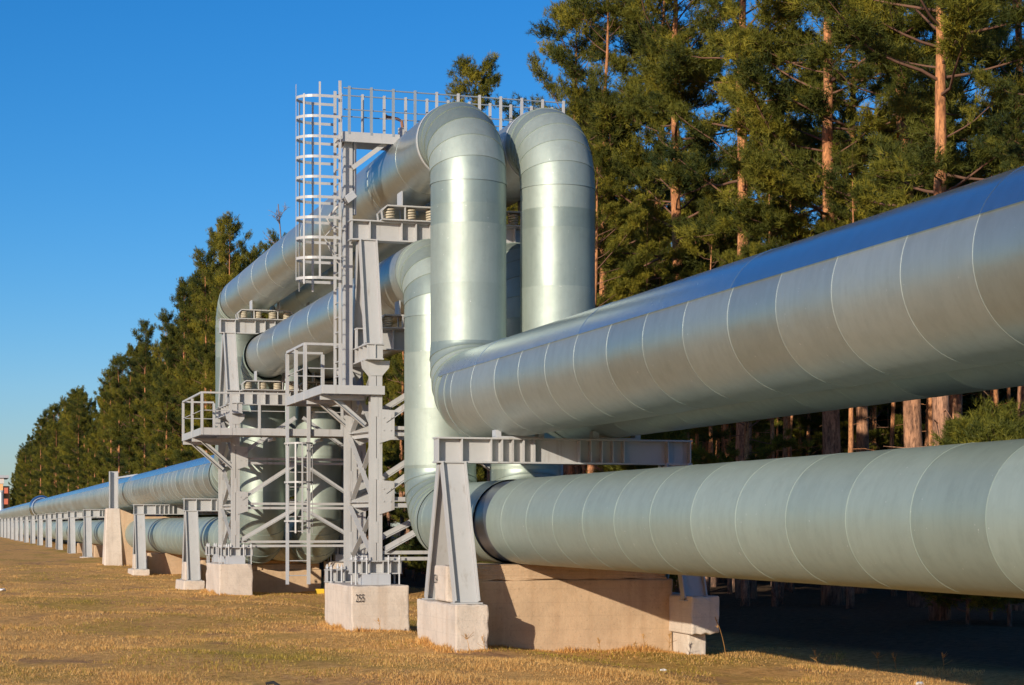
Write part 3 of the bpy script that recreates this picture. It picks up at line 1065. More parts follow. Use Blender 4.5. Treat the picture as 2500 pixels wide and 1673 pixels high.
def spring_support(label, X, Y, zb, zt):
    t = thing('spring_support', label, 'spring support', (X, Y, zb), 'spring supports under the loop pipes')
    w = 0.85
    MB().box(X - w, X + w, Y - 0.24, Y + 0.24, zb + 0.001, zb + 0.026).build('base_plate', M['paint'], t)
    zs = zb + (zt - zb) * 0.62
    top = MB()
    top.box(X - w * 0.86, X + w * 0.86, Y - 0.22, Y + 0.22, zs, zs + 0.03)
    for sg in (-1, 1):
        top.bar((X + sg * w * 0.86, Y, zs + 0.015), (X + sg * w, Y, zs - 0.10), 0.44, 0.025, (0, 1, 0))
        for sy in (-0.19, 0.19):
            top.bar((X + sg * w, Y + sy, zs - 0.10), (X + sg * (w - 0.02), Y + sy, zb + 0.027), 0.06, 0.025, (0, 1, 0))
            top.bar((X + sg * 0.36, Y + sy, zs), (X + sg * 0.36, Y + sy, zb + 0.027), 0.05, 0.025, (0, 1, 0))
    top.build('top_plate', M['paint'], t)
    for sx in (-0.66, -0.22, 0.22, 0.66):
        pts = []
        n = 44
        for k in range(n + 1):
            a_ = 2 * math.pi * 4.5 * k / n
            pts.append((X + sx + 0.10 * math.cos(a_), Y - 0.08 + 0.10 * math.sin(a_), zb + 0.035 + (zs - zb - 0.05) * k / n))
        MB().tube(pts, 0.020, 6).build('coil', M['spring'], t, 60)
    for sx in (-0.42, 0.42):
        MB().box(X + sx - 0.012, X + sx + 0.012, Y - 0.2, Y + 0.2, zs + 0.031, zt + RR - math.sqrt(RR ** 2 - 0.42 ** 2) + 0.02).build('saddle_plate', M['paint_dark'], t)
    return t


for X, w in ((XF, 'front'), (XB, 'back')):
    spring_support('caged coil spring support under the high %s loop pipe on the near trestle' % w, X, 37.0, 6.14, TOPZ - RR)
    spring_support('caged coil spring support under the high %s loop pipe on the far trestle' % w, X, 56.2, 6.17, TOPZ - RR)
    spring_support('spring support under the lower %s loop pipe on the near tower beam' % w, X, 37.2, 3.98, MIDZ - RL)
    spring_support('spring support under the lower %s loop pipe on the far tower beam' % w, X, 55.35, 3.98, MIDZ - RL)


# ------------------------------------------------------------------ platforms, ladders, walkway
def grating(mb, x0, x1, y0, y1, z):
    """bearing bars along X, cross rods along Y"""
    y = y0
    while y <= y1 + 1e-6:
        mb.box(x0, x1, y - 0.004, y + 0.004, z - 0.035, z)
        y += 0.06
    x = x0 + 0.02
    while x < x1:
        mb.box(x - 0.004, x + 0.004, y0, y1, z - 0.010, z + 0.012)
        x += 0.10
    return mb


def rail_line(t, p, q, z, n, h=1.0, mat=None, post=0.07, top=0.05, mids=(0.5,), first=True, last=True, drop=0.16):
    mat = mat or M['paint']
    p, q = V((p[0], p[1], z)), V((q[0], q[1], z))
    for k in range(n):
        if k == 0 and not first or k == n - 1 and not last: continue
        c = p.lerp(q, k / (n - 1))
        MB().box(c.x - post / 2, c.x + post / 2, c.y - post / 2, c.y + post / 2, z - drop, z + h - 0.026).build('rail_post', mat, t)
    up = V((0, 0, h))
    MB().bar(p + up, q + up, 0.055, 0.05).build('handrail', mat, t)
    for m_ in mids:
        d = (q - p).normalized()
        MB().tube([p + V((0, 0, h * m_)), q + V((0, 0, h * m_))], 0.012, 6).build('mid_rail', mat, t)


# near platform
t = thing('access_platform', 'grey railed steel platform halfway up the near tower at the foot of the caged ladder', 'platform', (7.6, 38, 2.72), 'steel access platforms')
z = 2.72
grating(MB(), 7.16, 8.03, 36.16, 40.05, z).build('deck', M['zinc'], t)
for (a_, b_) in (((7.12, 36.1), (7.12, 40.1)), ((7.12, 36.1), (8.36, 36.1)), ((7.12, 40.1), (8.06, 40.1)), ((8.06, 36.16), (8.06, 40.04))):
    p_, q_ = V((a_[0], a_[1], z - 0.065)), V((b_[0], b_[1], z - 0.065))
    MB().bar(p_, q_, 0.045, 0.17).build('edge_channel', M['paint'], t)
rail_line(t, (7.125, 38.0), (7.125, 40.07), z, 3)
rail_line(t, (7.125, 38.0), (7.90, 38.0), z, 2, first=False)
rail_line(t, (7.125, 40.07), (7.90, 40.07), z, 2, first=False)
for Y in (36.62, 38.02):
    MB().angle((7.30, Y - 0.1, z - 0.15), (8.04, Y - 0.1, 1.95), 0.10, 0.014, (0, 1, 0)).build('brace', M['paint'], t)
    MB().bar((7.15, Y - 0.1, z - 0.20), (8.04, Y - 0.1, z - 0.20), 0.08, 0.09).build('bracket_arm', M['paint'], t)

# far platform
t = thing('access_platform', 'long railed steel platform across the front of the far tower, left end jutting out', 'platform', (8.9, 53.5, 2.72), 'steel access platforms')
z = 2.72
mb = grating(MB(), 7.02, 12.0, 52.85, 53.85, z)
grating(mb, 7.02, 7.95, 53.93, 57.05, z)
mb.build('deck', M['zinc'], t)
for (a_, b_) in (((6.97, 52.8), (12.0, 52.8)), ((6.97, 52.8), (6.97, 57.1)), ((6.97, 57.1), (8.0, 57.1)), ((8.0, 53.89), (12.0, 53.89)), ((8.0, 53.89), (8.0, 57.1))):
    p_, q_ = V((a_[0], a_[1], z - 0.09)), V((b_[0], b_[1], z - 0.09))
    MB().bar(p_, q_, 0.05, 0.20).build('edge_channel', M['paint'], t)
rail_line(t, (6.97, 52.8), (9.40, 52.8), z, 4, 1.0, drop=0.19)
rail_line(t, (10.05, 52.8), (11.9, 52.8), z, 3, 1.0, drop=0.19)
rail_line(t, (6.97, 52.8), (6.97, 57.1), z, 3, 1.0, first=False, drop=0.19)
rail_line(t, (6.97, 57.1), (7.9, 57.1), z, 2, 1.0, first=False, drop=0.19)
for Y in (54.9, 57.0):
    MB().angle((7.10, Y - 0.05, z - 0.20), (8.12, Y - 0.05, 1.62), 0.12, 0.016, (0, 1, 0)).build('brace', M['paint'], t)
    MB().bar((6.95, Y - 0.05, z - 0.25), (8.12, Y - 0.05, z - 0.25), 0.10, 0.10).build('bracket_arm', M['paint'], t)
for X in (9.2, 10.6, 11.9):
    MB().bar((X, 53.87, z - 0.24), (X, 54.85, z - 0.24), 0.08, 0.08).build('bracket_arm', M['paint'], t)

# caged ladder on the near tower
t = thing('caged_ladder', 'tall caged steel ladder climbing from the near platform to the high walkway', 'ladder', (7.66, 37.3, 2.72), 'steel ladders')
LX, LY = 7.66, 37.3
for sy in (-0.25, 0.25):
    MB().bar((LX, LY + sy, 2.74), (LX, LY + sy, 8.95 if sy < 0 else 8.85), 0.06, 0.014, (1, 0, 0)).build('stile', M['paint'], t)
k = 0
zz = 3.0
while zz < 7.85:
    MB().tube([(LX, LY - 0.245, zz), (LX, LY + 0.245, zz)], 0.012, 6).build('rung', M['zinc'], t)
    zz += 0.30
def hoop_pt(a_, z_):
    return (LX - 0.38 - 0.47 * math.cos(a_), LY + 0.38 * math.sin(a_), z_)
zz = 4.95
hoops = []
while zz < 9.0:
    pts = [(LX + 0.0, LY - 0.38, zz)] + [hoop_pt(a_, zz) for a_ in np.linspace(-math.pi / 2, math.pi / 2, 15)] + [(LX + 0.0, LY + 0.38, zz)]
    MB().strip(pts, 0.055, 0.007, (0, 0, 1)).build('cage_hoop', M['paint'], t)
    hoops.append(zz)
    zz += 0.405
for i, a_ in enumerate((-1.45, -0.72, 0.0, 0.72, 1.45)):
    x_, y_, _ = hoop_pt(a_, 0)
    top = hoops[-1] + (0.28 if i in (0, 2) else 0.05 if i == 1 else 0.0)
    MB().bar((x_, y_, hoops[0] - (0.02, 0.12, 0.03, 0.22, 0.2)[i]), (x_, y_, top), 0.04, 0.007, (math.sin(a_), math.cos(a_), 0)).build('cage_strip', M['paint'], t)
MB().bar((LX - 0.02, LY - 0.40, hoops[0]), (LX - 0.02, LY - 0.40, hoops[-1] + 0.2), 0.04, 0.007, (0, 1, 0)).build('cage_strip', M['paint'], t)

# mast beside the ladder and the walkway over the pipes
t = thing('crossing_walkway', 'high railed walkway over both loop pipes, hung on a tall grey mast', 'walkway', (9.9, 37.3, 7.9))
WY0, WY1 = 37.0, 37.65
MB().box(7.78, 7.955, 37.22, 37.40, 2.74, 7.80).build('mast', M['paint'], t)
MB().box(7.985, 8.04, 37.25, 37.37, 6.3, 7.80).build('mast_plate', M['paint_dark'], t)
z = 7.90
grating(MB(), 7.72, 8.86, WY0 + 0.03, WY1 - 0.03, z).build('deck', M['zinc'], t)
for Y in (WY0, WY1):
    MB().bar((7.70, Y, z - 0.08), (8.88, Y, z - 0.08), 0.05, 0.20).build('edge_channel', M['paint'], t)
MB().bar((7.70, WY0 + 0.03, z - 0.08), (7.70, WY1 - 0.03, z - 0.08), 0.20, 0.05, (0, 0, 1)).build('edge_channel', M['paint'], t)
MB().bar((7.93, 37.15, 7.22), (8.62, 37.15, 7.76), 0.10, 0.09).build('bracket_brace', M['paint'], t)
grating(MB(), 9.2, 12.3, WY0 + 0.03, WY1 - 0.03, 8.10).build('deck', M['zinc'], t)
for Y in (WY0, WY1):
    MB().bar((9.18, Y, 8.06), (12.35, Y, 8.06), 0.04, 0.07).build('edge_channel', M['paint'], t)
for Y, zt_, x_ in ((WY0, 8.80, 7.84), (WY1, 8.80, 7.80)):
    while x_ < 12.45:
        base = z - 0.03 if x_ < 8.86 else 8.06
        m_ = M['rail'] if (Y == WY0 and x_ < 9.4) else M['paint']  # left near posts get the dark colour to imitate shade
        MB().box(x_ - 0.024, x_ + 0.024, Y - 0.03, Y + 0.03, base, zt_ + 0.04).build('rail_post', m_, t)
        x_ += 0.455
    for dz_, r_ in ((0, 0.014), (0.43, 0.012)):
        MB().tube([(7.72, Y, zt_ - dz_), (12.4 if dz_ < 0.5 else 8.9, Y, zt_ - dz_)], r_, 6).build('handrail' if dz_ == 0 else 'mid_rail', M['rail'], t)

# caged ladder from the ground to the far platform
t = thing('caged_ladder', 'ground ladder with a narrow cage rising to the far platform between the risers', 'ladder', (9.68, 52.7, -1.9), 'steel ladders')
GX0, GX1, GYL = 9.37, 9.98, 52.68
GXM = (GX0 + GX1) / 2
for X in (GX0, GX1):
    MB().bar((X, GYL, -1.70), (X, GYL, 3.6), 0.10 if X == GX1 else 0.09, 0.05, (1, 0, 0)).build('stile', M['paint'] if X == GX1 else M['paint_dark'], t)
zz = -1.45
while zz < 2.7:
    MB().tube([(GX0, GYL, zz), (GX1, GYL, zz)], 0.016, 6).build('rung', M['zinc'], t)
    zz += 0.42
for zz in (0.10, 1.20, 2.3):
    pts = [(GXM - 0.40 * math.cos(a_), GYL - 0.02 - 0.65 * math.sin(a_), zz) for a_ in np.linspace(0, math.pi, 13)]
    MB().strip(pts, 0.05, 0.008, (0, 0, 1)).build('cage_hoop', M['paint'], t)
for a_ in (0.45, 1.1, 1.57, 2.1, 2.7):
    x_, y_ = GXM - 0.40 * math.cos(a_), GYL - 0.02 - 0.65 * math.sin(a_)
    MB().bar((x_, y_, -0.24), (x_, y_, 2.32), 0.045, 0.008, (math.sin(a_), -math.cos(a_), 0)).build('cage_strip', M['paint'], t)

# floodlight on a bracket beside the ladder
FX, FY, FZ = 0.38, 1.72, 0.42
def fl(*p): return (p[0] + FX, p[1] + FY, p[2] + FZ)
t = thing('floodlight', 'small dark floodlight on a bent bracket beside the caged ladder', 'floodlight', fl(7.2, 35.4, 6.0))
MB().tube([fl(7.42, 35.53, 5.55), fl(7.15, 35.5, 5.62), fl(7.05, 35.5, 5.75), fl(7.38, 35.45, 6.18)], 0.03, 8).build('bracket', M['paint'], t, 50)
MB().bar(fl(7.40, 35.36, 6.12), fl(7.58, 35.36, 6.26), 0.22, 0.16).build('lamp_housing', M['paint_dark'], t, None, 0.01)
t2 = thing('cable_conduit', 'thin grey cable conduit zigzagging down beside the caged ladder', 'conduit', fl(7.1, 35.5, 4.9))
MB().tube([fl(7.44, 35.5, 5.0), fl(7.20, 35.46, 5.05), fl(6.98, 35.46, 5.38), fl(7.20, 35.46, 5.62)], 0.014, 6).build('conduit', M['paint'], t2, 50)
MB().tube([fl(6.98, 35.46, 5.38), fl(7.20, 35.46, 4.95), fl(7.42, 35.5, 4.72)], 0.012, 6).build('conduit', M['paint'], t2, 50)


# ------------------------------------------------------------------ pines
def orth(d):
    """two unit vectors across each row of d"""
    ref = np.where(np.abs(d[:, 2:3]) < 0.9, np.array([[0, 0, 1.0]]), np.array([[1.0, 0, 0]]))
    u = np.cross(d, ref); u /= np.linalg.norm(u, axis=1, keepdims=True) + 1e-9
    return u, np.cross(d, u)


def needle_mesh(name, base, dirs, tints, rng, n=14, ln=0.145, wd=0.016, mat=None):
    """each base point carries a brush of n thin needles"""
    m = len(base)
    u, w = orth(dirs)
    B = np.repeat(base, n, 0); D = np.repeat(dirs, n, 0); U = np.repeat(u, n, 0); W = np.repeat(w, n, 0)
    ph = rng.uniform(0, 2 * np.pi, (m * n, 1)); sp = rng.uniform(0.3, 1.6, (m * n, 1))
    nd_ = D + (U * np.cos(ph) + W * np.sin(ph)) * sp
    nd_ /= np.linalg.norm(nd_, axis=1, keepdims=True)
    L_ = ln * rng.uniform(0.7, 1.25, (m * n, 1))
    S = np.cross(nd_, rng.normal(size=(m * n, 3))); S /= np.linalg.norm(S, axis=1, keepdims=True) + 1e-9
    B = B + D * rng.uniform(-0.08, 0.08, (m * n, 1))
    v = np.stack([B - S * wd / 2, B + S * wd / 2, B + nd_ * L_], 1).reshape(-1, 3)
    f = np.arange(m * n * 3).reshape(-1, 3)
    tn = np.clip(np.repeat(tints, n) + rng.normal(0, 0.08, m * n), 0, 1)
    return np_mesh(name, v, f, tn, mat)


def pine_meshes(seed, H, r0, crown_base, reach, dens=1.0, top_round=0.6):
    rng = np.random.default_rng(seed)
    tr = MB()
    nseg = 16
    lean = rng.normal(0, 0.012, 2)
    wob = rng.normal(0, 0.09, (nseg + 1, 2)).cumsum(0) * 0.35
    zs = np.linspace(0, H, nseg + 1)
    px = lean[0] * zs + wob[:, 0] * np.minimum(zs / 6, 1); py = lean[1] * zs + wob[:, 1] * np.minimum(zs / 6, 1)
    rad = r0 * (1 - (zs / H) ** 1.15 * 0.92); rad[0] *= 1.25
    tr.tube([(px[i], py[i], zs[i] - (0.4 if i == 0 else 0)) for i in range(nseg + 1)], [float(x) for x in rad], 10)
    base, dirs, tints = [], [], []
    nb = int(84 * dens)
    gp1, gp2 = rng.uniform(0, 6.28, 2)
    limb = MB()
    for b in range(nb):
        t = (b + rng.uniform(0, 1)) / nb
        h = crown_base + (H - crown_base) * t ** 0.9
        prof = (0.62 + 0.38 * math.sin(math.pi * min(1, t * 1.05 + 0.18))) * (1 - t ** 5 * top_round)
        Lb = reach * prof * rng.uniform(0.45, 1.25)
        if rng.random() < 0.10: Lb *= 1.35
        az = b * 2.4 + rng.uniform(-0.6, 0.6)
        if t < 0.93 and math.sin(h * 2.1 + gp1) + math.sin(az + gp2 + h * 0.9) < -0.45 and crown_base > 1.0:
            continue
        el0 = -0.10 + 0.75 * t + rng.normal(0, 0.18)
        i = min(int(h / H * nseg), nseg - 1); fr = h / H * nseg - i
        x0 = px[i] + (px[i + 1] - px[i]) * fr; y0 = py[i] + (py[i + 1] - py[i]) * fr
        p = np.array([x0, y0, min(h, H - 0.05)])
        d = np.array([math.cos(az) * math.cos(el0), math.sin(az) * math.cos(el0), math.sin(el0)])
        pts = [p.copy()]
        ns = 6
        for s_ in range(ns):
            d = d + np.array([rng.normal(0, 0.12), rng.normal(0, 0.12), 0.07 + rng.normal(0, 0.08)])
            d /= np.linalg.norm(d)
            p = p + d * Lb / ns
            pts.append(p.copy())
        rb = 0.012 + 0.010 * Lb * (1 - 0.5 * t)
        limb.tube([tuple(q) for q in pts], [rb * (1 - 0.85 * k / ns) for k in range(ns + 1)], 4, False)
        clump_t = rng.uniform(0.1, 0.8)
        ntw = max(5, int(Lb * 6.0))
        for k in range(ntw):
            s_ = rng.uniform(0.38, 1.0) if k > 0 else 1.0
            q = s_ * ns; i2 = min(int(q), ns - 1); fq = q - i2
            bp = pts[i2] * (1 - fq) + pts[i2 + 1] * fq
            bd = pts[i2 + 1] - pts[i2]; bd /= np.linalg.norm(bd)
            tw = rng.uniform(0.25, 0.85) * (1.15 - 0.4 * s_)
            sd = np.cross(bd, [0, 0, 1.0]); sd /= np.linalg.norm(sd) + 1e-6
            td = bd * rng.uniform(0.3, 1.0) + sd * rng.choice([-1, 1]) * rng.uniform(0.2, 1.0) + np.array([0, 0, rng.uniform(0.0, 0.65)])
            if k == 0: td = bd + np.array([0, 0, 0.3])
            td /= np.linalg.norm(td)
            ep = bp + td * tw
            if k % 2 == 0:
                limb.tube([tuple(bp), tuple(ep)], [0.009, 0.004], 3, False)
            nt_ = int(rng.integers(15, 27))
            ss = rng.uniform(0.03, 1.06, nt_) ** 0.34
            sc_ = rng.normal(0, 0.11, (nt_, 3)) * np.array([1, 1, 0.8])
            base.append(bp + td * tw * ss[:, None] + sc_)
            dd = td + rng.normal(0, 0.45, (nt_, 3)) + np.array([0, 0, 0.25])
            dirs.append(dd / np.linalg.norm(dd, axis=1, keepdims=True))
            tints.append(np.clip(clump_t + rng.normal(0, 0.2) + rng.normal(0, 0.07, nt_), 0, 1))
    # dead stubs below the crown
    for b in range(9 if crown_base > 2.5 else 0):
        h = rng.uniform(1.8, crown_base)
        i = min(int(h / H * nseg), nseg - 1)
        az = rng.uniform(0, 6.28); Lb = rng.uniform(0.3, 1.3)
        x0, y0 = px[i], py[i]
        e1 = (x0 + math.cos(az) * Lb * .6, y0 + math.sin(az) * Lb * .6, h + rng.uniform(-.1, .15))
        e2 = (x0 + math.cos(az + .2) * Lb, y0 + math.sin(az + .2) * Lb, h + rng.uniform(-.35, .25))
        tr.tube([(x0, y0, h), e1, e2], [0.022, 0.014, 0.006], 4, False)
    me_t = bpy.data.meshes.new('trunk')
    nv_, nf_ = len(tr.v), len(tr.f)
    me_t.from_pydata([tuple(v) for v in tr.v] + limb.v, [], tr.f + [tuple(i + nv_ for i in q) for q in limb.f])
    me_t.polygons.foreach_set('use_smooth', [True] * len(me_t.polygons))
    me_t.polygons.foreach_set('material_index', [0] * nf_ + [1] * len(limb.f))
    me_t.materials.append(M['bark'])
    me_t.materials.append(M['limb'])
    me_c = needle_mesh('crown', np.concatenate(base), np.concatenate(dirs), np.concatenate(tints), rng, mat=M['needles'])
    return me_t, me_c


PINES = [pine_meshes(101, 18.5, 0.20, 6.5, 2.9), pine_meshes(102, 20.5, 0.23, 8.0, 3.2), pine_meshes(103, 17.0, 0.17, 4.5, 2.5),
         pine_meshes(104, 21.5, 0.26, 7.0, 3.6, 1.1), pine_meshes(105, 19.0, 0.18, 3.0, 2.9, 1.2), pine_meshes(106, 16.5, 0.16, 1.6, 2.6, 1.15)]
HEIGHTS = [18.5, 20.5, 17.0, 21.5, 19.0, 16.5]
POLES = [pine_meshes(301, 20.0, 0.15, 12.0, 2.0, 0.5), pine_meshes(302, 21.0, 0.17, 13.0, 2.2, 0.5), pine_meshes(303, 19.0, 0.12, 11.5, 1.8, 0.45)]
YOUNG = [pine_meshes(201, 4.2, 0.05, 0.25, 1.25, 0.62, 0.95), pine_meshes(202, 3.2, 0.045, 0.2, 1.1, 0.5, 0.95)]


def put_tree(name, kind, x, y, label, group, scale=1.0, rot=None, cat='pine tree', zoff=0.0):
    t = thing(name, label, cat, (x, y, gz(x, y) + zoff), group)
    t.rotation_euler = (0, 0, rot if rot is not None else random.uniform(0, 6.28))
    t.scale = (scale, scale, scale * random.uniform(0.96, 1.04))
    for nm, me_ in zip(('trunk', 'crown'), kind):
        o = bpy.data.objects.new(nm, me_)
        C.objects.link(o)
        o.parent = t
    return t


def at_px(u, d):
    """world x, y of a point seen at column u of a 2343-wide picture at depth d"""
    r_ = (u - 1171.5) / 4277.0 * d
    c_, s_ = math.cos(R(YAW)), math.sin(R(YAW))
    return r_ * c_ + d * s_, -r_ * s_ + d * c_


NAMED = [  # column, depth, variant, scale, label
    (1100, 84, 4, 1.16, 'lone pine crown showing above the gap left of the two riser tops'),
    (1290, 66, 1, 0.96, 'pine with a pointed crown against the sky just behind the back riser'),
    (1368, 58, 0, 1.00, 'orange trunked pine standing right beside the back riser'),
    (1480, 62, 1, 1.05, 'broad pine second to the right of the back riser'),
    (1566, 55, 3, 1.00, 'pine with a thin orange trunk right of the broad pine by the risers'),
    (1708, 50, 1, 1.08, 'tall pine with a thick bright orange trunk left of the blue sky gap'),
    (1905, 47, 3, 1.00, 'dark trunked pine just right of the blue sky gap'),
    (1975, 55, 0, 1.10, 'slim pine between the dark trunked pine and the tall bare topped one'),
    (2105, 46, 1, 1.15, 'tall pine with an orange upper trunk high above the upper pipe'),
    (2190, 52, 1, 1.05, 'pine with a dark upper trunk, second from the right edge'),
    (2330, 44, 4, 1.05, 'dense pine filling the upper right corner'),
    (2150, 38.5, 0, 1.05, 'pine whose thick grey trunk shows between the two pipes at the right'),
]
random.seed(21)
taken = []
for u, d, k, s_, lab in NAMED:
    x, y = at_px(u, d)
    put_tree('pine_tree', PINES[k], x, y, lab, 'pines along the forest edge', s_)
    taken.append((x, y))
SKY_U = [0, 20, 60, 100, 170, 230, 330, 400, 480, 560, 630, 700, 1000, 1010, 1190, 1215, 1420, 1470, 1740, 1770, 1870, 1900, 2343]
SKY_V = [1150, 1115, 1015, 940, 905, 880, 765, 690, 570, 505, 530, 570, 570, 330, 330, 230, 300, 380, 400, 600, 600, 420, 360]


def fit_scale(x, y, H, loose):
    c_, s_ = math.cos(R(YAW)), math.sin(R(YAW))
    d = x * s_ + y * c_
    u = 1171.5 + 4277 * (x * c_ - y * s_) / d
    v = float(np.interp(u, SKY_U, SKY_V)) + loose
    return ((1200 - v) * d / 4277 - gz(x, y)) / H, u


# the forest edge receding to the left, and the stand behind it
rt = random.Random(5)
n_tree = 0
for row, (xr, step) in enumerate(((17.6, 4.6), (20.6, 4.8), (24.2, 5.2), (28.6, 5.6), (34.0, 6.2), (41.0, 7.5))):
    y = 20 + row * 6
    while y < (545 if row < 2 else 250 if row == 2 else 150):
        x_ = xr + rt.uniform(-1.3, 1.3)
        y_ = y + rt.uniform(-1.6, 1.6)
        y += step * (1.0 if y < 150 else 1.5 if y < 320 else 2.2)
        if x_ > 0.68 * y_ + 2 or (row == 0 and y_ < 40):
            continue
        if any((x_ - a_) ** 2 + (y_ - b_) ** 2 < 7 for a_, b_ in taken):
            continue
        far_ = y_ > 66
        if far_:
            ki = rt.choice((0, 2, 4, 5, 5, 4) if x_ / y_ < 0.36 else (1, 3))
            lab, grp = 'dark green pine in the dense wood receding behind the far pipeline', 'pines of the wood behind the far pipeline'
            lim, u_ = fit_scale(x_, y_, HEIGHTS[ki], rt.choice((rt.uniform(5, 40), rt.uniform(40, 230), rt.uniform(60, 230))) * min(1, 105 / y_))
            sc_ = min(lim, 1.22)
            if sc_ < 0.35: continue
        else:
            if x_ > 31: continue
            ki = rt.choice((1, 3))
            lab, grp = 'pine deeper in the wood behind the forest edge on the right', 'pines deeper in the wood'
            lim, u_ = fit_scale(x_, y_, HEIGHTS[ki], rt.uniform(0, 220))
            sc_ = min(lim, rt.uniform(0.70, 0.92))
            if sc_ < 0.35: continue
        kind = PINES[ki]
        pt = put_tree('pine_tree', kind, x_, y_, lab, grp, sc_, rt.uniform(0, 6.28))
        if far_:
            pt.scale = (pt.scale.x * 0.86, pt.scale.y * 0.86, pt.scale.z)
        n_tree += 1
# slim poles filling the inside of the wood on the right
for i in range(190):
    y_ = rt.uniform(27, 82)
    x_ = rt.uniform(19.5, 43)
    if x_ > 0.66 * y_ + 1 or x_ < 0.34 * y_ or any((x_ - a_) ** 2 + (y_ - b_) ** 2 < 1.0 for a_, b_ in taken):
        continue
    taken.append((x_, y_))
    put_tree('pine_tree', POLES[i % 3], x_, y_, 'slim bare-stemmed pine inside the wood, seen between the two pipes', 'slim pines inside the wood', rt.uniform(0.52, 0.72), rt.uniform(0, 6.28))
# young pines in front of the trunks
for i, (u, d, k, s_, lab) in enumerate([(2215, 36.5, 0, 0.85, 'bushy young pine between the pipes near the right edge'),
                                        (2310, 36.0, 1, 1.05, 'bushy young pine between the pipes at the right edge'),
                                        (2268, 38.5, 0, 0.95, 'taller young pine behind the two bushy ones at the right edge')]):
    x, y = at_px(u, d)
    put_tree('young_pine', YOUNG[k], x, y, lab, 'young pines at the forest edge', s_)
for i in range(34):
    y = 44 + i * 7.0 + rt.uniform(-2, 2)
    x = 15.6 + rt.uniform(-0.8, 1.2)
    put_tree('young_pine', YOUNG[i % 2], x, y, 'low young pine at the foot of the wood behind the pipes', 'young pines at the foot of the wood', rt.uniform(0.7, 1.2))

# undergrowth closing the view deep in the wood, shade put into its tints
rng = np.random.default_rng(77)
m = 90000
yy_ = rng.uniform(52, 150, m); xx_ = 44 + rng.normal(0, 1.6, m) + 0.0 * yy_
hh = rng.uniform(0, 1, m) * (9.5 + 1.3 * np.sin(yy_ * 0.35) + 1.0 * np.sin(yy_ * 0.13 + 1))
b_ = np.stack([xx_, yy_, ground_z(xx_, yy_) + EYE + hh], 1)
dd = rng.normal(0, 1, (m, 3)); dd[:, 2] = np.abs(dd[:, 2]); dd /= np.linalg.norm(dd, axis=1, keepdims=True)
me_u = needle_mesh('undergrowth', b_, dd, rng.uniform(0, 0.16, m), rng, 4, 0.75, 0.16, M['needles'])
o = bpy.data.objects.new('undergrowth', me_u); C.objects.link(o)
tag(o, 'undergrowth tinted dark for the shade deep in the wood behind the trunks', 'undergrowth', kind='stuff')

# bare birch by the left wood
def bare_tree(x, y, H, seed):
    rr = random.Random(seed)
    t = thing('bare_birch', 'leafless birch with fine twigs above the wood left of the caged ladder', 'birch tree', (x, y, gz(x, y)))
    mb = MB(); tw = MB()
    z0 = gz(x, y)
    tr = [(x + rr.uniform(-.1, .1) * i / 4, y, z0 + H * i / 8 - (0.3 if i == 0 else 0)) for i in range(9)]
    mb.tube(tr, [0.16 * (1 - i / 9.0) + 0.01 for i in range(9)], 7)
    mb.build('trunk', M['twig'], t, 60)
    def grow(p, d, L_, r_, depth):
        pts = [p]
        for k in range(4):
            d = (d + V((rr.gauss(0, .16), rr.gauss(0, .16), rr.gauss(0.02, .1)))).normalized()
            p = p + d * L_ / 4
            pts.append(p)
        tw.tube(pts, [r_ * (1 - k / 5.0) for k in range(5)], 3, False)
        if depth > 0:
            for k in range(5):
                q = pts[rr.randint(1, 4)]
                grow(q, (d + V((rr.gauss(0, .6), rr.gauss(0, .6), rr.gauss(0.1, .4)))).normalized(), L_ * 0.55, r_ * 0.6, depth - 1)
    for k in range(16):
        h = H * rr.uniform(0.45, 0.98)
        az = rr.uniform(0, 6.28)
        grow(V((x, y, z0 + h)), V((math.cos(az), math.sin(az), 0.9)).normalized(), 2.4 * (1.25 - h / H), 0.035, 2)
    tw.build('twigs', M['twig'], t)
bx, by = at_px(640, 108)
bare_tree(bx, by, 20.5, 3)


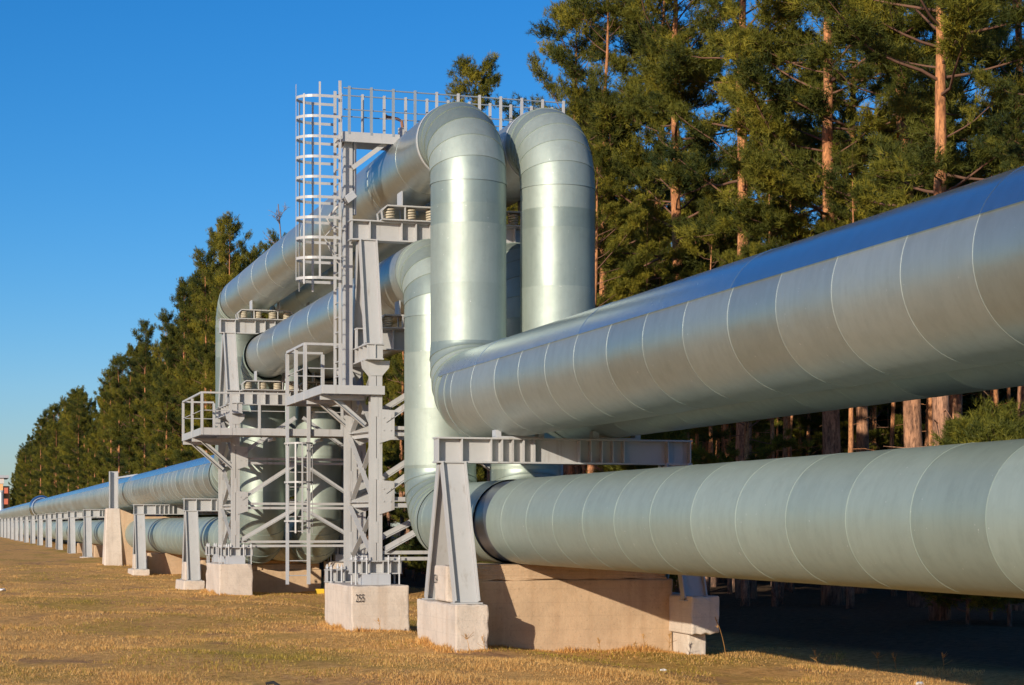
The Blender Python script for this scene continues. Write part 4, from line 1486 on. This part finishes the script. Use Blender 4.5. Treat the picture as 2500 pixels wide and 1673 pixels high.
# ------------------------------------------------------------------ grass, weeds, small things
def grass(name, label, n, sel, mat, seed, h=(0.04, 0.11), w=0.010):
    rng = np.random.default_rng(seed)
    d = 21.5 + (95 - 21.5) * rng.uniform(0, 1, n) ** 1.9
    lat = rng.uniform(-0.285, 0.285, n)
    c_, s_ = math.cos(R(YAW)), math.sin(R(YAW))
    x = lat * d * c_ + d * s_; y = -lat * d * s_ + d * c_
    patch = np.sin(x * 1.1 + 0.6 * np.sin(y * 0.7)) + np.sin(y * 0.55 + 1.7 + 0.8 * np.sin(x * 0.6)) + rng.normal(0, 0.7, n)
    keep = sel(patch) & (x < 14.3 + 0.5 * np.sin(y * 0.9))
    x, y, d = x[keep], y[keep], d[keep]
    m = len(x)
    bare = np.sin(x * 1.9 + 2.0 * np.sin(y * 0.41)) + np.sin(y * 0.8 - 1.1 * x)
    clump = (0.35 + 0.65 * (bare < 0.9)) * 0.6 + 0.55 * np.clip(np.sin(x * 2.7 + 1.0) * np.sin(y * 2.1) + 0.4 * np.sin(x * 6.1) * np.sin(y * 5.3), -0.5, 1)
    hgt = rng.uniform(h[0], h[1], m) * clump
    az = rng.uniform(0, 2 * np.pi, m)
    ln = rng.uniform(0.1, 1.5, m) * hgt
    b = np.stack([x, y, ground_z(x, y) + EYE - 0.005], 1)
    sd = np.stack([np.cos(az + 1.57), np.sin(az + 1.57), np.zeros(m)], 1) * (w * (1 + (d - 22) / 30))[:, None]
    tip = b + np.stack([np.cos(az) * ln, np.sin(az) * ln, hgt], 1)
    v = np.stack([b - sd / 2, b + sd / 2, tip], 1).reshape(-1, 3)
    me_ = np_mesh(name, v, np.arange(m * 3).reshape(-1, 3), np.clip(rng.normal(0.5, 0.22, m), 0, 1), mat)
    o = bpy.data.objects.new(name, me_); C.objects.link(o)
    tag(o, label, 'grass', kind='stuff')


grass('dry_grass', 'short dry tan grass over the field', 380000, lambda p: p > -0.7, M['dry'], 41, (0.025, 0.08), 0.009)
grass('olive_grass', 'short olive green grass in patches of the field', 190000, lambda p: p < -0.25, M['olive'], 42, (0.025, 0.08), 0.009)


def edge_tufts():
    rng = np.random.default_rng(91)
    P = []
    for x0, x1, y0, y1 in ((7.87, 8.43, 28.95, 31.5), (7.57, 8.72, 35.5, 38.2), (7.70, 8.68, 54.5, 57.4), (8.5, 12.02, 29.95, 31.0), (12.03, 12.36, 29.3, 30.3)):
        for n_, (ax, ay, bx, by) in ((int(420 * (x1 - x0)), (x0, y0, x1, y0)), (int(330 * (y1 - y0)), (x0, y0, x0, y1))):
            t_ = rng.uniform(0, 1, n_)
            o_ = np.abs(rng.normal(0, 0.09, n_)) + 0.01
            P.append(np.stack([ax + (bx - ax) * t_ - (o_ if ax == bx else 0), ay + (by - ay) * t_ - (o_ if ay == by else 0)], 1))
    P = np.concatenate(P)
    m = len(P)
    x, y = P[:, 0], P[:, 1]
    h = rng.uniform(0.03, 0.11, m) * (0.5 + 0.6 * np.clip(np.sin(x * 5.1) + np.sin(y * 4.3 + x), 0, 2))
    az = rng.uniform(0, 6.28, m)
    b = np.stack([x, y, ground_z(x, y) + EYE - 0.01], 1)
    sd = np.stack([np.cos(az + 1.57), np.sin(az + 1.57), np.zeros(m)], 1) * 0.009
    tip = b + np.stack([np.cos(az) * h * 0.5, np.sin(az) * h * 0.5 , h], 1)
    v = np.stack([b - sd, b + sd, tip], 1).reshape(-1, 3)
    o = bpy.data.objects.new('edge_grass', np_mesh('edge_grass', v, np.arange(m * 3).reshape(-1, 3), np.clip(rng.normal(0.25, 0.25, m), 0, 1), M['dry']))
    C.objects.link(o)
    tag(o, 'longer dry grass tufts along the feet of the concrete blocks', 'grass', kind='stuff')


edge_tufts()


def weed(x, y, h, label, seed, grp='dry weed stalks by the pier'):
    rr = random.Random(seed)
    t = thing('dry_weed', label, 'weed', (x, y, gz(x, y)), grp)
    z0 = gz(x, y)
    lx, ly = rr.uniform(-.25, .05) * h, rr.uniform(-.1, .1) * h
    pts = [(x + lx * k / 5 * (k / 5), y + ly * k / 5, z0 - 0.02 + h * k / 5) for k in range(6)]
    MB().tube(pts, [0.007 * (1 - k / 8) for k in range(6)], 4).build('stalk', M['dry'], t)
    mb = MB()
    top = V(pts[-1])
    for k in range(14):
        q = top - V((lx, ly, h)) * (rr.uniform(0, 0.22))
        mb.tube([q, q + V((rr.gauss(0, .02), rr.gauss(0, .02), rr.uniform(.01, .05)))], [0.006, 0.002], 3)
    if h < 0.7:
        for k in range(5):
            q = V(pts[rr.randint(1, 4)])
            mb.tube([q, q + V((rr.gauss(0, .08), rr.gauss(0, .08), rr.uniform(.03, .12)))], [0.005, 0.002], 3)
    mb.build('seed_head', M['dry'], t)


x, y = at_px(1662, 29.6)
weed(x, y, 0.75, 'tall pale grass stalk against the dark shade right of the pier', 1, None)
for i, (u, d) in enumerate([(1455, 30.6), (1375, 30.7), (1477, 30.8), (1110, 29.6), (1075, 29.6), (1530, 30.9), (870, 35.7)]):
    x, y = at_px(u, d)
    weed(x, y, 0.28 + 0.05 * (i % 3), 'short dry weed sprouting at the foot of the pale concrete', 10 + i)
for i, (u, d) in enumerate([(2010, 28.5), (2050, 28.2), (1870, 29.5), (2160, 27.6)]):
    x, y = at_px(u, d)
    weed(x, y, 0.26, 'thin dry weed in the pipe shade at the right', 30 + i, 'weeds in the shade')


def crumpled(name, label, x, y, s_, seed, mat, cat='litter'):
    import bmesh
    rr = random.Random(seed)
    bm = bmesh.new()
    bmesh.ops.create_icosphere(bm, subdivisions=2, radius=s_)
    for v in bm.verts:
        v.co *= rr.uniform(0.6, 1.25)
        v.co.z *= 0.45
    me_ = bpy.data.meshes.new(name); bm.to_mesh(me_); bm.free()
    me_.materials.append(mat)
    o = bpy.data.objects.new(name, me_); C.objects.link(o)
    o.location = (x, y, gz(x, y) + EYE + s_ * 0.3)
    tag(o, label, cat)


for (u, v, s_, lab) in ((4, 1345, 0.12, 'crumpled white litter on the grass at the left edge'),
                        (1519, 1526, 0.055, 'pale crumpled scrap in front of the big pier'),
                        (2105, 1556, 0.06, 'white scrap on the sunlit grass at the lower right')):
    d = 2.0 * 4277 / (v - 1200)
    if u > 1000: d = 2.15 * 4277 / (v - 1200)
    x, y = at_px(u, d)
    crumpled('litter_scrap', lab, x, y, s_, int(u), M['litter'])
x, y = at_px(731, 57.5)
MB().box(x - 0.12, x + 0.14, y - 0.1, y + 0.1, gz(x, y) - 0.02, gz(x, y) + 0.14).build('yellow_box', M['yellow'], None, None, 0.015)
o = bpy.context.scene.collection.objects['yellow_box']
tag(o, 'small yellow box on the grass behind the 255 block', 'box')

# ------------------------------------------------------------------ far building and mast at the left edge
b = thing('apartment_block', 'distant ochre apartment block with red balconies at the left edge behind the wood', 'building', (10, 440, -1.8))
MB().box(0.0, 13.1, 440, 455, -2.2, 9.3).build('wall', M['orange_wall'], b)
MB().box(-0.1, 13.3, 439.8, 455.2, 9.301, 10.6).build('attic', M['pale_wall'], b)
MB().box(-0.5, 14.4, 439.3, 455.6, 10.601, 11.2).build('roof', M['zinc'], b)
MB().box(13.15, 14.6, 442, 450, -2.2, 8.8).build('side_wall', M['orange_wall'], b)
for i in range(4):
    MB().box(13.2, 14.2, 440.2, 441.98, -0.4 + 2.5 * i, 0.9 + 2.5 * i).build('balcony', M['red_wall'], b)
    for k in range(4):
        f_ = MB().box(2.2 + 2.8 * k, 3.6 + 2.8 * k, 439.93, 439.99, -0.2 + 2.5 * i, 1.5 + 2.5 * i).build('window', M['pale_wall'], b)
        MB().box(2.3 + 2.8 * k, 3.5 + 2.8 * k, 439.90, 439.925, -0.1 + 2.5 * i, 1.4 + 2.5 * i).build('pane', M['window'], f_)
x, y = at_px(2, 300)
t = thing('grey_chimney', 'slim grey steel stack at the left edge in front of the far building', 'chimney', (x, y, -1.8))
MB().tube([(x, y, -2), (x, y, 5.2)], [0.46, 0.42], 18).build('shaft', M['zinc'], t, 40)
MB().tube([(x, y, 5.2), (x, y, 5.5)], 0.5, 18).build('cap', M['paint_dark'], t, 40)
x, y = at_px(625, 23.6)
t = thing('rubber_strip', 'black bent rubber strip in the dry grass at the bottom edge', 'rubber strip', (x, y, gz(x, y)))
MB().tube([(x - 0.09, y + 0.02, gz(x, y) + 0.05), (x, y, gz(x, y) + 0.07), (x + 0.08, y - 0.03, gz(x, y) + 0.02)], 0.022, 6).build('strip', M['black'], t, 50)
